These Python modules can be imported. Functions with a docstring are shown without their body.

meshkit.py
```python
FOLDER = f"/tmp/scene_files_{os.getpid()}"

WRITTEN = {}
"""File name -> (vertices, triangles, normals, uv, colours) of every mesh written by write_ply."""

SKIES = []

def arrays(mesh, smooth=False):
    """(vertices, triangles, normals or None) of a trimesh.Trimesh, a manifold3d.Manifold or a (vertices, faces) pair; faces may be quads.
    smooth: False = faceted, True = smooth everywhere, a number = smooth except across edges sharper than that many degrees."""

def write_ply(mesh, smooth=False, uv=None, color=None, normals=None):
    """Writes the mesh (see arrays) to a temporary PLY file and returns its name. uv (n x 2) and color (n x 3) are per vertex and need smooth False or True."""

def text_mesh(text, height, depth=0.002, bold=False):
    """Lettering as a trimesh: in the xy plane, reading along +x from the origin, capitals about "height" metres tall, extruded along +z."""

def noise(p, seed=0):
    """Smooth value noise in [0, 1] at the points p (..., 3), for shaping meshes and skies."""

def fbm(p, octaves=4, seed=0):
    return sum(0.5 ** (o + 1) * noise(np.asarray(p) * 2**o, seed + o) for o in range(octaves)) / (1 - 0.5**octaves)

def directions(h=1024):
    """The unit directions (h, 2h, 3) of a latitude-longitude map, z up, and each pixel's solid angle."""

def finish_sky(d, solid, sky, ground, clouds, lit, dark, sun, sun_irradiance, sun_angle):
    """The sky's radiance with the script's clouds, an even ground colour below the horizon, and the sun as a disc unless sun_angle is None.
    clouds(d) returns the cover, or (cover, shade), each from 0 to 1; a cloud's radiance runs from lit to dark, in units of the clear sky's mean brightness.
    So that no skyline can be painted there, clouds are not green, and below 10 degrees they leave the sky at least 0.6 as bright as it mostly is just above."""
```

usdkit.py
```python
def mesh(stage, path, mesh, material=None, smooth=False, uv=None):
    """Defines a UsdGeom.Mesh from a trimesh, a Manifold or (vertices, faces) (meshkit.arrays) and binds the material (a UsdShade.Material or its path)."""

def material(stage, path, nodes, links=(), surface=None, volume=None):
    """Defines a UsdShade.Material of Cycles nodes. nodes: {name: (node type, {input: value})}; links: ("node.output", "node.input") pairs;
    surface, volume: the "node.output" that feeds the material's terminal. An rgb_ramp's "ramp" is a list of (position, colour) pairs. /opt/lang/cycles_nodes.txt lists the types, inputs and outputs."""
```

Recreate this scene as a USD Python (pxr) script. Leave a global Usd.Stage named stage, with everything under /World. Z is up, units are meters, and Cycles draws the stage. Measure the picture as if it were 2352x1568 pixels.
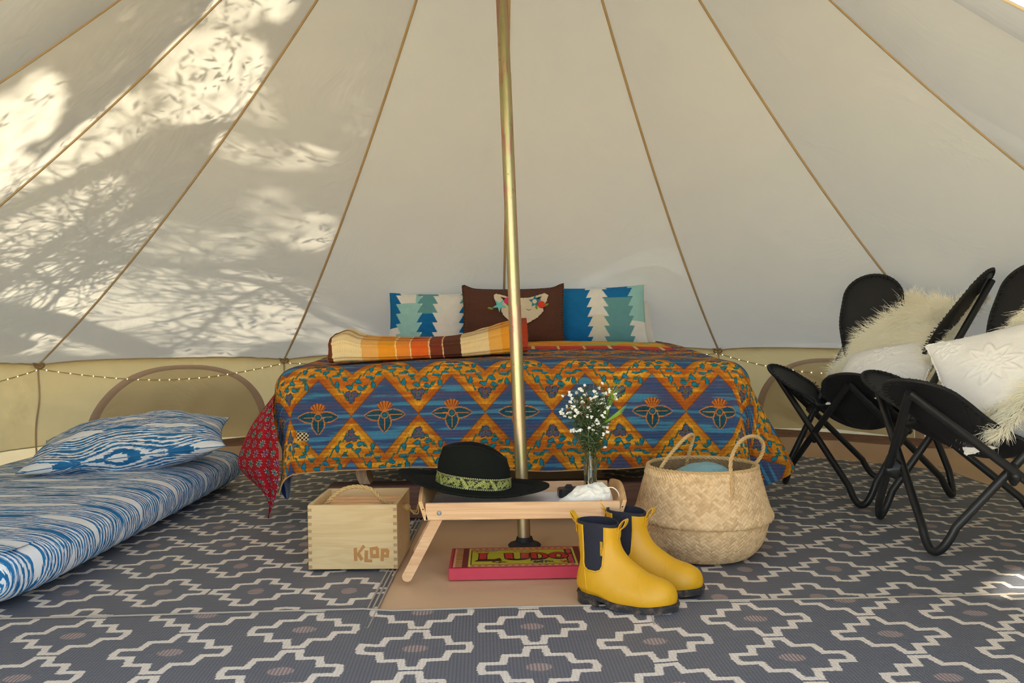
import math
import numpy as np
import trimesh
import shapely
import shapely.geometry as sg
import manifold3d as m3
import usdkit
import meshkit
from pxr import Usd, UsdGeom, UsdLux, UsdShade, Gf, Sdf, Vt

stage = Usd.Stage.CreateInMemory()
UsdGeom.Xform.Define(stage, '/World')

# ---------------------------------------------------------------- camera
CAM_H, PITCH, ROLL = 0.68, math.atan(36 / 2080.0), math.radians(-0.78)
cam = UsdGeom.Camera.Define(stage, '/World/camera')
_cp, _sp, _cr, _sr = math.cos(PITCH), math.sin(PITCH), math.cos(ROLL), math.sin(ROLL)
_up0 = np.array([0, _sp, _cp])
_right = np.array([_cr, 0, 0]) + _sr * _up0
_up = np.array([-_sr, 0, 0]) + _cr * _up0
_fwd = np.array([0, _cp, -_sp])
cam.AddTransformOp().Set(Gf.Matrix4d(*_right, 0, *_up, 0, *(-_fwd), 0, 0, 0, CAM_H, 1))
cam.CreateHorizontalApertureAttr(36.0)
cam.CreateVerticalApertureAttr(24.0)
cam.CreateFocalLengthAttr(36.0 * 2080 / 2352)
cam.CreateClippingRangeAttr((0.05, 500.0))
cam.CreateFStopAttr(0.0)
cam.CreateExposureAttr(2.4)

# ---------------------------------------------------------------- sky and sun
SUN = np.array([-0.73, -0.50, 0.46])
SUN = SUN / np.linalg.norm(SUN)
usdkit.material(stage, '/World/Looks/sky', {
    's': ('sky_texture', {'sky_type': 'hosek_wilkie', 'sun_disc': False, 'sun_direction': tuple(SUN), 'turbidity': 3.0, 'ground_albedo': 0.3}),
    'h': ('mix_color', {'fac': 0.55, 'b': (0.060, 0.056, 0.050)}),      # thin bright haze
    'b': ('background_shader', {'strength': 6.0})}, [('s.color', 'h.a'), ('h.result', 'b.color')], surface='b.background')
dome = UsdLux.DomeLight.Define(stage, '/World/sky_dome')
dome.CreateIntensityAttr(1.0)
UsdShade.MaterialBindingAPI.Apply(dome.GetPrim()).Bind(UsdShade.Material.Get(stage, '/World/Looks/sky'))
sun = UsdLux.DistantLight.Define(stage, '/World/sun')
sun.CreateAngleAttr(0.53)
sun.CreateNormalizeAttr(True)
sun.CreateIntensityAttr(3.6)
sun.CreateColorAttr(Gf.Vec3f(1.0, 0.92, 0.76))
_z = SUN
_x = np.cross([0, 0, 1.0], _z); _x /= np.linalg.norm(_x)
_y = np.cross(_z, _x)
sun.AddTransformOp().Set(Gf.Matrix4d(*_x, 0, *_y, 0, *_z, 0, 0, 0, 10, 1))

# ---------------------------------------------------------------- helpers
_taken = {}
LOOKS = '/World/Looks/'


def numbered(name, parent='/World'):
    k = (parent, name)
    n = _taken.get(k, -1) + 1
    _taken[k] = n
    return f'{parent}/{name}' + (f'_{n:03d}' if n else '')


def put(prim, **kw):
    for k, v in kw.items():
        if v:
            prim.SetCustomDataByKey(k, v)
    return prim


def thing(name, label, category, loc=(0, 0, 0), rotz=0.0, group=None, kind=None):
    x = UsdGeom.Xform.Define(stage, numbered(name))
    x.AddTranslateOp().Set(Gf.Vec3d(*map(float, loc)))
    x.AddRotateZOp().Set(float(rotz))
    put(x.GetPrim(), label=label, category=category, group=group, kind=kind)
    return str(x.GetPath())


def struct(name, label=None):
    x = UsdGeom.Xform.Define(stage, numbered(name))
    put(x.GetPrim(), kind='structure', label=label, category=name.split('_')[0])
    return str(x.GetPath())


def part(name, mesh, mat, parent='/World', smooth=30, col=None, uv=None, **kw):
    """One Mesh prim under parent; col: colours per vertex (primvar col); uv: per vertex."""
    if col is not None or uv is not None:
        smooth = bool(smooth)
    m = usdkit.mesh(stage, numbered(name, parent), mesh, LOOKS + mat, smooth=smooth, uv=uv)
    if col is not None:
        UsdGeom.PrimvarsAPI(m).CreatePrimvar('col', Sdf.ValueTypeNames.Color3fArray, 'vertex').Set(
            Vt.Vec3fArray.FromNumpy(np.asarray(col, np.float32)))
    put(m.GetPrim(), **kw)
    return str(m.GetPath())


def copy_of(src, name, label, loc, rotz=0, category=None, group=None):
    t = thing(name, label, category, loc, rotz, group)
    p = stage.GetPrimAtPath(t)
    p.GetReferences().AddInternalReference(src)
    p.SetInstanceable(True)
    return t


def lin(*c):
    """sRGB 0..255 to linear."""
    a = np.asarray(c, float) / 255
    a = np.where(a < 0.04045, a / 12.92, ((a + 0.055) / 1.055) ** 2.4)
    return tuple(a) if a.ndim == 1 else a


class V:
    """A scalar socket of a node graph; arithmetic adds math nodes."""
    def __init__(s, g, ref): s.g, s.ref = g, ref
    def _m(s, t, *o): return s.g.math(t, s, *o)
    def __add__(s, o): return s._m('add', o)
    __radd__ = __add__
    def __sub__(s, o): return s._m('subtract', o)
    def __rsub__(s, o): return s.g.math('subtract', o, s)
    def __mul__(s, o): return s._m('multiply', o)
    __rmul__ = __mul__
    def __truediv__(s, o): return s._m('divide', o)
    def __lt__(s, o): return s._m('less_than', o)
    def __gt__(s, o): return s._m('greater_than', o)
    def abs(s): return s._m('absolute')
    def floor(s): return s._m('floor')
    def frac(s): return s._m('fraction')
    def round(s): return s._m('round')
    def sin(s): return s._m('sine')
    def min(s, o): return s._m('minimum', o)
    def max(s, o): return s._m('maximum', o)
    def ss(s, a, b): return s.g.n('map_range', 'result', range_type='smoothstep', value=s, from_min=a, from_max=b, to_min=0.0, to_max=1.0, clamp=True)


class G:
    def __init__(s): s.nodes, s.links = {}, []
    def n(s, kind, out, **inp):
        name = f'n{len(s.nodes)}'
        vals = {}
        for k, v in inp.items():
            if isinstance(v, V): s.links.append((v.ref, f'{name}.{k}'))
            else: vals[k] = v
        s.nodes[name] = (kind, vals)
        return V(s, f'{name}.{out}')
    def math(s, t, a, b=None, c=None):
        kw = dict(math_type=t, value1=a)
        if b is not None: kw['value2'] = b
        if c is not None: kw['value3'] = c
        return s.n('math', 'value', **kw)
    def pos(s):
        p = s.n('geometry', 'position')
        return p, *s.sep(p)
    def obj(s):
        p = s.n('texture_coordinate', 'object')
        return p, *s.sep(p)
    def sep(s, p): 
        x = s.n('separate_xyz', 'x', vector=p)
        k = x.ref.split('.')[0]
        return x, V(s, k + '.y'), V(s, k + '.z')
    def uv(s):
        return s.sep(s.n('uvmap', 'UV', attribute='st'))[:2]
    def xyz(s, x, y, z): return s.n('combine_xyz', 'vector', x=x, y=y, z=z)
    def noise(s, vec, scale, detail=2, rough=0.5, dist=0.0): return s.n('noise_texture', 'fac', vector=vec, scale=scale, detail=detail, roughness=rough, distortion=dist)
    def mix(s, f, a, b): return s.n('mix_color', 'result', fac=f, a=a, b=b)
    def mul(s, f, a, b): return s.n('mix_color', 'result', blend_type='multiply', fac=f, a=a, b=b)
    def ramp(s, f, *stops, interpolate=True): return s.n('rgb_ramp', 'color', fac=f, ramp=list(stops), interpolate=interpolate)
    def bump(s, h, dist=0.002, strength=1.0): return s.n('bump', 'normal', height=h, distance=dist, strength=strength)
    def pbr(s, **kw): return s.n('principled_bsdf', 'BSDF', **kw)
    def done(s, name, surf): return usdkit.material(stage, LOOKS + name, s.nodes, s.links, surface=surf.ref)


def plain(name, rgb, rough=0.6, grain=0.08, scale=40, bump=0.0, **kw):
    """A one-colour material with a little grain."""
    g = G()
    p, *_ = g.obj()
    n = g.noise(p, scale, 3)
    c = g.mix(n, tuple(np.array(rgb) * (1 - grain)), tuple(np.array(rgb) * (1 + grain)))
    if bump:
        kw['normal'] = g.bump(n, bump)
    return g.done(name, g.pbr(base_color=c, roughness=rough, **kw))


def wood(name, light, dark, axis='x', scale=1.0, rough=0.55):
    g = G()
    p, x, y, z = g.obj()
    l, a, b = {'x': (x, y, z), 'y': (y, x, z), 'z': (z, x, y)}[axis]
    v = g.xyz(l * 1.6, a * 14.0, b * 14.0)
    n = g.noise(v, 2.2 * scale, 3, 0.55, 0.6)
    rings = ((n * 46.0).sin() * 0.5 + 0.5)
    fine = g.noise(g.xyz(l * 6.0, a * 260.0, b * 260.0), 1.0, 2)
    f = rings * 0.45 + fine * 0.5
    c = g.mix(f, light, dark)
    return g.done(name, g.pbr(base_color=c, roughness=rough, normal=g.bump(fine, 0.0004)))


def cat(*ms):
    return trimesh.util.concatenate([m for m in ms])


def box(sx, sy, sz, at=(0, 0, 0), r=0.0, rot=None):
    """A box centred at 'at' with chamfered edges of r."""
    if r:
        p = []
        for s in np.ndindex(2, 2, 2):
            q = (np.array(s) * 2 - 1)
            h = np.array([sx, sy, sz]) / 2
            for k in range(3):
                d = h - r
                d[k] = h[k]
                p.append(q * d)
        m = trimesh.convex.convex_hull(np.array(p))
    else:
        m = trimesh.creation.box((sx, sy, sz))
    if rot is not None:
        m.apply_transform(rot)
    m.apply_translation(at)
    return m


def R(deg, axis):
    return trimesh.transformations.rotation_matrix(math.radians(deg), axis)


def spline(pts, n):
    from scipy.interpolate import CubicSpline
    p = np.asarray(pts, float)
    t = np.r_[0, np.cumsum(np.linalg.norm(np.diff(p, axis=0), axis=1))]
    return CubicSpline(t / t[-1], p)(np.linspace(0, 1, n))


def tube(path, radius, sides=10, caps=True):
    p = np.asarray(path, float)
    rad = np.broadcast_to(np.asarray(radius, float), (len(p),))
    t = np.gradient(p, axis=0)
    t /= np.linalg.norm(t, axis=1, keepdims=True) + 1e-12
    a = np.cross(t[0], [0, 0, 1.0] if abs(t[0][2]) < 0.9 else [1.0, 0, 0])
    a /= np.linalg.norm(a)
    A = []
    for i in range(len(p)):
        a = a - t[i] * (a @ t[i])
        a /= np.linalg.norm(a)
        A.append(a)
    A = np.array(A)
    B = np.cross(t, A)
    w = np.arange(sides) * 2 * np.pi / sides
    v = (p[:, None] + rad[:, None, None] * (np.cos(w)[None, :, None] * A[:, None] + np.sin(w)[None, :, None] * B[:, None])).reshape(-1, 3)
    i, j = np.meshgrid(np.arange(len(p) - 1), np.arange(sides), indexing='ij')
    k = (j + 1) % sides
    q = np.stack([i * sides + j, i * sides + k, (i + 1) * sides + k, (i + 1) * sides + j], -1).reshape(-1, 4)
    f = np.vstack([q[:, [0, 1, 2]], q[:, [0, 2, 3]]])
    if caps:
        n = len(v)
        v = np.vstack([v, p[0], p[-1]])
        jj = np.arange(sides)
        kk = (jj + 1) % sides
        e = (len(p) - 1) * sides
        f = np.vstack([f, np.stack([kk, jj, jj * 0 + n], 1), np.stack([e + jj, e + kk, jj * 0 + n + 1], 1)])
    return trimesh.Trimesh(v, f, process=False)


def rope(path, r, twist=14.0, strands=3, sides=6):
    """Twisted rope along a path."""
    p = np.asarray(path, float)
    t = np.gradient(p, axis=0)
    t /= np.linalg.norm(t, axis=1, keepdims=True)
    a = np.cross(t, [0.3, 0.2, 0.93])
    a /= np.linalg.norm(a, axis=1, keepdims=True)
    b = np.cross(t, a)
    s = np.r_[0, np.cumsum(np.linalg.norm(np.diff(p, axis=0), axis=1))]
    out = []
    for k in range(strands):
        w = s / r / twist * 2 * np.pi * 1.0 + k * 2 * np.pi / strands
        out.append(tube(p + 0.52 * r * (np.cos(w)[:, None] * a + np.sin(w)[:, None] * b), 0.55 * r, sides))
    return cat(*out)


def grid(P):
    """(nu, nv, 3) points as a quad sheet: (vertices, triangles)."""
    nu, nv = P.shape[:2]
    i, j = np.meshgrid(np.arange(nu - 1), np.arange(nv - 1), indexing='ij')
    a = i * nv + j
    q = np.stack([a, a + nv, a + nv + 1, a + 1], -1).reshape(-1, 4)
    return P.reshape(-1, 3), np.vstack([q[:, [0, 1, 2]], q[:, [0, 2, 3]]])


def sheet(P, thick):
    """A sheet with thickness: P displaced along its normals, closed along the rim."""
    v, f = grid(P)
    du, dv = np.gradient(P, axis=0), np.gradient(P, axis=1)
    n = np.cross(du, dv)
    n /= np.linalg.norm(n, axis=2, keepdims=True) + 1e-12
    w = (P + n * thick).reshape(-1, 3)
    nu, nv = P.shape[:2]
    rim = np.r_[np.arange(nv), np.arange(1, nu) * nv + nv - 1, (nu - 1) * nv + np.arange(nv - 2, -1, -1), np.arange(nu - 2, 0, -1) * nv]
    nx = np.roll(rim, -1)
    N = len(v)
    fr = np.vstack([np.stack([rim, nx, nx + N], 1), np.stack([rim, nx + N, rim + N], 1)])
    return trimesh.Trimesh(np.vstack([v, w]), np.vstack([f, f[:, ::-1] + N, fr]), process=False)


def lathe(prof, n=48):
    """prof: (r, z) pairs turned about z."""
    p = np.asarray(prof, float)
    w = np.arange(n) * 2 * np.pi / n
    P = np.stack([p[:, None, 0] * np.cos(w), p[:, None, 0] * np.sin(w), np.broadcast_to(p[:, None, 1], (len(p), n))], -1)
    P = np.concatenate([P, P[:, :1]], 1)
    v, f = grid(P)
    m = trimesh.Trimesh(v, f[:, ::-1], process=False)
    m.merge_vertices()
    return m


def extrude(poly, h, at=None):
    ms = [trimesh.creation.extrude_polygon(p, h, engine='earcut') for p in getattr(poly, 'geoms', [poly])]
    m = cat(*ms)
    if at is not None:
        m.apply_transform(at)
    return m


def frame_of(o, x, y, z):
    m = np.eye(4)
    m[:3, 0], m[:3, 1], m[:3, 2], m[:3, 3] = x, y, z, o
    return m


def ball(r, at=(0, 0, 0), sub=2, scale=(1, 1, 1)):
    m = trimesh.creation.icosphere(sub, r)
    m.apply_scale(scale)
    m.apply_translation(at)
    return m


def sm(x, a, b):
    t = np.clip((x - a) / (b - a), 0, 1)
    return t * t * (3 - 2 * t)


def fbm(p, octaves=3, seed=0):
    p = np.asarray(p, float)
    o, a, s = 0, 0.5, 0
    for k in range(octaves):
        o = o + a * meshkit.noise(p * 2 ** k, seed + k)
        s += a
        a *= 0.5
    return o / s

# ---------------------------------------------------------------- the tent
CX, CY, RING = 0.03, 2.809, 2.5
APEX = np.array([0.032, 2.817, 2.695])
SEAMS = [(-86, .529), (-59.8, .534), (-30.8, .512), (-2, .52), (26.6, .531), (54.9, .513), (88, .524), (118, .52), (148, .52), (178, .52), (222, .62), (248, .53)]
NS = len(SEAMS)


def seam_pt(k, t):
    th, z = SEAMS[k % NS]
    th = math.radians(th)
    t = np.asarray(t, float)
    p0 = np.array([CX + RING * math.sin(th), CY + RING * math.cos(th), z])
    P = p0 + (APEX - p0) * t[..., None]
    P[..., 2] -= 0.167 * 4 * t * (1 - t)
    return P


def roof_pt(k, a, t):
    """Panel k (from seam k to k + 1): a across, t from the eave up to the top."""
    a, t = np.broadcast_arrays(np.asarray(a, float), np.asarray(t, float))
    P = seam_pt(k, t) * (1 - a)[..., None] + seam_pt(k + 1, t) * a[..., None]
    belly = 4 * a * (1 - a)
    arch = (1 - (2 * a - 1) ** 4)
    P[..., 2] += arch * 0.022 * np.exp(-t * 7) - 0.025 * belly * np.sin(np.pi * np.clip(t, 0, 1)) ** 0.8
    return P


def canvas(name, refl, trans, f, warp=1.0, grain=0.05):
    g = G()
    p, x, y, z = g.pos()
    n1 = g.noise(p, 7.0, 4, 0.6)
    n2 = g.noise(p, 420.0, 2)
    k = n1 * 0.5 + n2 * 0.5
    c1 = g.mix(k, tuple(np.array(refl) * (1 - grain)), tuple(np.array(refl) * (1 + grain)))
    c2 = g.mix(k, tuple(np.array(trans) * (1 - grain * 1.5)), tuple(np.array(trans) * (1 + grain * 1.5)))
    wr = g.noise(p, 3.0, 3, 0.6, 1.5)
    nm = g.bump(wr * warp + n2 * 0.02, 0.006)
    d = g.n('diffuse_bsdf', 'BSDF', color=c1, normal=nm)
    tr = g.n('translucent_bsdf', 'BSDF', color=c2, normal=nm)
    return g.done(name, g.n('mix_closure', 'closure', fac=f, closure1=d, closure2=tr))


canvas('roof_canvas', (.52, .515, .485), (.90, .84, .70), 0.052)
canvas('wall_canvas', (.53, .45, .27), (.78, .66, .36), 0.062, warp=2.0)  # same cloth as the roof, yellowed in colour for light off the grass
canvas('flap_canvas', (.66, .61, .47), (.86, .76, .52), 0.12)
canvas('seam_tape', (.52, .39, .24), (.50, .36, .20), 0.08)
canvas('window_cover', (.64, .54, .33), (.88, .74, .44), 0.22, warp=2.0)  # grass light painted in, as yellow as the wall
canvas('window_binding', (.50, .36, .26), (.50, .34, .22), 0.10)

roof = struct('ceiling', 'cream cotton canvas roof of the bell tent rising to the pole')
ts = np.linspace(-0.010, 0.985, 44)
for k in range(NS):
    nA = 17
    a = np.linspace(0, 1, nA)
    door = k in (8, 9)
    tt = np.linspace(0.46 if k == 9 else 0.56, 0.985, 20) if door else ts
    A, T = np.meshgrid(a, tt, indexing='ij')
    P = roof_pt(k, A, T)
    if k in (0, 1, 2):      # puckers just above the eave
        wob = 0.006 * np.sin(A * 150) * np.exp(-T * 26) * sm(A, 0.5, 0.75)
        P[..., 2] += wob
    part('canvas_panel', sheet(P, 0.0012) if False else grid(P), 'roof_canvas', roof, smooth=True)
for k in range(NS):
    t = np.linspace(0.56 if k == 9 else 0, 0.985, 40)
    c = seam_pt(k, t)
    th = math.radians(SEAMS[k][0])
    side = np.array([math.cos(th), -math.sin(th), 0])
    # a folded ridge of tape that stands 6 mm proud of the canvas on the inside
    d = np.gradient(c, axis=0)
    d /= np.linalg.norm(d, axis=1, keepdims=True)
    nin = np.cross(d, side)
    nin *= np.sign((nin @ np.array([0, 0, -1.0])))[:, None]
    w = 0.0062
    P = np.stack([c - side * w, c - side * w * 0.7 + nin * 0.004, c + nin * 0.005, c + side * w * 0.7 + nin * 0.004, c + side * w], 1)
    part('seam_tape', grid(P), 'seam_tape', roof, smooth=True)
# eave piping where the wall is sewn on
WALLS = {'left': [11, 0], 'back': [1, 2, 3], 'right': [4, 5, 6], 'front': [7, 10]}
wall_of = {}


def eave(k, a):
    return roof_pt(k, a, 0.0 * np.asarray(a))


def wall_pt(k, a, h):
    """h = 1 at the eave, 0 at the ground."""
    a, h = np.broadcast_arrays(np.asarray(a, float), np.asarray(h, float))
    top = eave(k, a)
    th0, th1 = math.radians(SEAMS[k % NS][0]), math.radians(SEAMS[(k + 1) % NS][0])
    if th1 < th0:
        th1 += 2 * math.pi
    th = th0 + (th1 - th0) * a
    rad = np.stack([np.sin(th), np.cos(th), 0 * th], -1)
    base = top * [1, 1, 0] + rad * 0.015
    P = base + (top - base) * h[..., None]
    slack = np.sin(np.pi * np.clip(h, 0, 1))
    P += rad * (0.02 * slack - 0.035 * slack * np.exp(-((h - 0.75) / 0.2) ** 2))[..., None]
    wr = (np.sin(th * 37 + h * 6) + 0.6 * np.sin(th * 71 - h * 9 + 1)) * 0.006 * slack
    return P + rad * wr[..., None]


for side, ks in WALLS.items():
    w = struct('wall_' + side, f'sand-yellow canvas side wall at the {side} of the tent')
    for k in ks:
        A, Hh = np.meshgrid(np.linspace(0, 1, 40), np.linspace(0.30, 1.0, 26), indexing='ij')
        part('canvas_panel', grid(wall_pt(k, A, Hh)), 'wall_canvas', w, smooth=True)
        A, Hh = np.meshgrid(np.linspace(0, 1, 40), np.linspace(0.15, 0.31, 5), indexing='ij')
        P = wall_pt(k, A, Hh)
        part('mud_flap', grid(P), 'flap_canvas', w, smooth=True, label='paler canvas strip along the foot of the wall')
        part('hem_cord', tube(wall_pt(k, np.linspace(0, 1, 40), 0.305) * 1.0, 0.0025, 6), 'wall_canvas', w)
        c = eave(k, np.linspace(0, 1, 40))
        part('eave_piping', tube(c + [0, 0, -0.002], 0.004, 6), 'seam_tape', w)
    for k in ks:
        c = wall_pt(k, np.zeros(20), np.linspace(0.12, 0.99, 20))
        th = math.radians(SEAMS[k][0])
        s_ = np.array([math.cos(th), -math.sin(th), 0]); n_ = -np.array([math.sin(th), math.cos(th), 0])
        part('seam_tape', grid(np.stack([c - s_ * .006, c + n_ * .003, c + s_ * .006], 1)), 'seam_tape', w, smooth=True)
    wall_of[side] = w

# arched windows with zipped-down covers, bound in brown webbing
def window(k, n, a0, a1, top, label, sag=0.0):
    w = struct(f'window_{n}', label)
    am, aw = (a0 + a1) / 2, (a1 - a0) / 2
    th0, th1 = math.radians(SEAMS[k][0]), math.radians(SEAMS[k + 1][0])
    tm = th0 + (th1 - th0) * am
    nin = -np.array([math.sin(tm), math.cos(tm), 0])
    phi = np.linspace(0, np.pi, 60)
    def arch(s):
        ca, sa = np.cos(phi), np.sin(phi)
        e = 2.4
        x = np.sign(ca) * np.abs(ca) ** (2 / e)
        y = np.abs(sa) ** (2 / e)
        return wall_pt(k, am + aw * s * x, 0.20 + (top - 0.20) * y * (1 - (1 - s) * 0.55))
    o, i_, m = arch(1.0), arch(0.90), arch(0.95)
    lift = nin * 0.004
    P = np.stack([o + lift * .2, o * .7 + m * .3 + lift, m + lift * 1.6, m * .3 + i_ * .7 + lift, i_ + lift * .2], 1)
    part('binding', grid(P), 'window_binding', w, smooth=True, label='brown webbing binding around the arched window')
    # cover panel: a second skin inside the binding, with slack folds
    rr = np.linspace(0.02, 1, 24)
    ca, sa = np.cos(phi), np.sin(phi)
    ax, hy = .9 * np.sign(ca) * np.abs(ca) ** (2 / 2.4), .20 + (top - .20) * np.abs(sa) ** (2 / 2.4) * (1 - .1 * .55)
    Q = wall_pt(k, am + aw * ax[:, None] * rr, .24 + (hy[:, None] - .24) * rr)
    if sag:
        f = np.sin(Q[..., 0] * 28 + Q[..., 2] * 46) ** 3
        Q = Q + nin * (0.012 + 0.010 * sag * f * np.sin(np.pi * rr)[None, :])[..., None]
    else:
        Q = Q + nin * (0.003 + 0.010 * np.sin(np.pi * rr) ** .7)[None, :, None]
    part('cover', grid(Q), 'window_cover', w, smooth=True, label='zipped canvas cover of the window')
    return w


window(1, 1, 0.16, 0.93, 0.93, 'arched zipped window with brown binding behind the blue floor mattress')
window(4, 2, 0.17, 0.88, 0.905, 'arched zipped window with brown binding behind the black chairs', sag=1.0)

# ties where the roof seams meet the wall
plain('tie_tape', lin(150, 120, 80), 0.8)
for i, k in enumerate((0, 1, 2, 4, 5)):
    pass
def tie(k, label):
    c = seam_pt(k, np.array([0.0]))[0]
    th = math.radians(SEAMS[k][0])
    n_ = -np.array([math.sin(th), math.cos(th), 0]); s_ = np.array([math.cos(th), -math.sin(th), 0])
    t = thing('tie_tape', label, 'tie')
    c = c + n_ * 0.012
    loop = [c + s_ * 0.022 * math.cos(q) + np.array([0, 0, -0.006 + 0.012 * math.sin(q)]) + n_ * 0.006 * math.sin(2 * q) for q in np.linspace(0, 6.1, 26)]
    part('knot', cat(tube(loop, 0.004, 6), ball(0.009, c + n_ * .004, 1)), 'tie_tape', t)
    part('loose_end', tube(spline([c, c + s_ * .02 + [0, 0, .012], c + s_ * .028 + [0, 0, .03]], 8), 0.004, 6), 'tie_tape', t)
    part('loose_end', tube(spline([c, c - s_ * .018 + [0, 0, .005], c - s_ * .034 + [0, 0, .012]], 8), 0.004, 6), 'tie_tape', t)


tie(1, 'knotted tan tie at the wall top above the striped pillow end, far left')
tie(2, 'knotted tan tie at the wall top just left of the bed')
tie(4, 'knotted tan tie at the wall top just right of the bed')

# groundsheet: a brown tray that turns up at the foot of the wall
g = G()
p, x, y, z = g.pos()
wr = g.noise(g.xyz(x * 1.0, y * 2.2, z), 1.6, 2, 0.5, 0.4)
n2 = g.noise(p, 300.0, 2)
c = g.mix(wr, lin(196, 160, 122), lin(208, 172, 134))
g.done('groundsheet', g.pbr(base_color=c, roughness=0.48, normal=g.bump(wr + n2 * 0.01, 0.02)))
g = G()
p, x, y, z = g.pos()
n1 = g.noise(g.xyz(x * 6, y * 6, z * 60), 4.0, 3)
g.done('groundsheet_edge', g.pbr(base_color=g.mix(n1, lin(120, 84, 60), lin(160, 120, 92)), roughness=0.6, normal=g.bump(n1, 0.004)))
fl = struct('floor', 'brown groundsheet floor of the tent')
ths = np.linspace(0, 2 * np.pi, 145)


def ring_pts(dr, z):
    out = []
    degs = np.array([s[0] for s in SEAMS] + [SEAMS[0][0] + 360.0])
    for th in np.degrees(ths):
        d = (th - degs[0]) % 360 + degs[0]
        k = int(np.searchsorted(degs, d, 'right')) - 1
        k = min(max(k, 0), NS - 1)
        p0 = [math.sin(math.radians(degs[k])), math.cos(math.radians(degs[k]))]
        p1 = [math.sin(math.radians(degs[k + 1])), math.cos(math.radians(degs[k + 1]))]
        f = (d - degs[k]) / (degs[k + 1] - degs[k])
        q = np.array(p0) * (1 - f) + np.array(p1) * f
        rr = np.linalg.norm(q)
        out.append([CX + q[0] / rr * (max(RING * rr - dr, 0.002)), CY + q[1] / rr * (max(RING * rr - dr, 0.002)), z])
    return np.array(out)


door_low = lambda P, z: P
prof = [(2.499, 0.0), (2.38, 0.0), (1.6, 0.0), (0.8, 0.0), (0.30, 0.0), (0.16, 0.004), (0.10, 0.016), (0.055, 0.045), (0.03, 0.075)]
P = np.stack([ring_pts(d, z) for d, z in prof], 1)
ang = (np.degrees(np.arctan2(P[..., 0] - CX, P[..., 1] - CY)) % 360)
flat = sm(np.abs(ang - 178), 40, 26)
P[..., 2] *= 1 - flat
P[:, -3:, 2] += 0.004 * np.sin(ths * 60)[:, None] * (1 - flat[:, -3:])
part('groundsheet', grid(P), 'groundsheet', fl, smooth=True)
P = np.stack([ring_pts(d, z) for d, z in [(0.032, 0.068), (0.012, 0.073), (0.006, 0.09), (0.004, 0.112)]], 1)
P[..., 2] *= 1 - 0.97 * flat[:, -4:]
part('sewn_edge', grid(P), 'groundsheet_edge', fl, smooth=True, label='turned-up brown edge of the groundsheet')

# ground outside: dry grass
g = G()
p, x, y, z = g.pos()
c = g.ramp(g.noise(p, 3.0, 6, 0.7), (0.3, lin(120, 105, 60)), (0.6, lin(190, 168, 105)))
g.done('dry_grass', g.pbr(base_color=c, roughness=0.9))
gr = lathe([(0.001, -0.03), (3, -0.03), (12, -0.05), (40, -0.1)], 40)
gr.apply_translation((0, 3, 0))
put(stage.GetPrimAtPath(part('ground', gr, 'dry_grass')), kind='structure', category='ground', label='dry sunlit grass around the tent')

# ---------------------------------------------------------------- the tree whose shade falls on the canvas
rng = np.random.default_rng(7)
plain('bark', lin(105, 88, 70), 0.9, 0.25, 20)
g = G()
k = g.n('geometry', 'random_per_island')
c = g.mix(k, lin(58, 78, 34), lin(110, 124, 62))
d = g.n('diffuse_bsdf', 'BSDF', color=c)
tr = g.n('translucent_bsdf', 'BSDF', color=c)
g.done('tree_leaf', g.n('mix_closure', 'closure', fac=0.2, closure1=d, closure2=tr))
SHX, SHY = np.cross(SUN, [0, 0, 1.0]), None
SHX /= np.linalg.norm(SHX)
SHY = np.cross(SHX, SUN)


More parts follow.
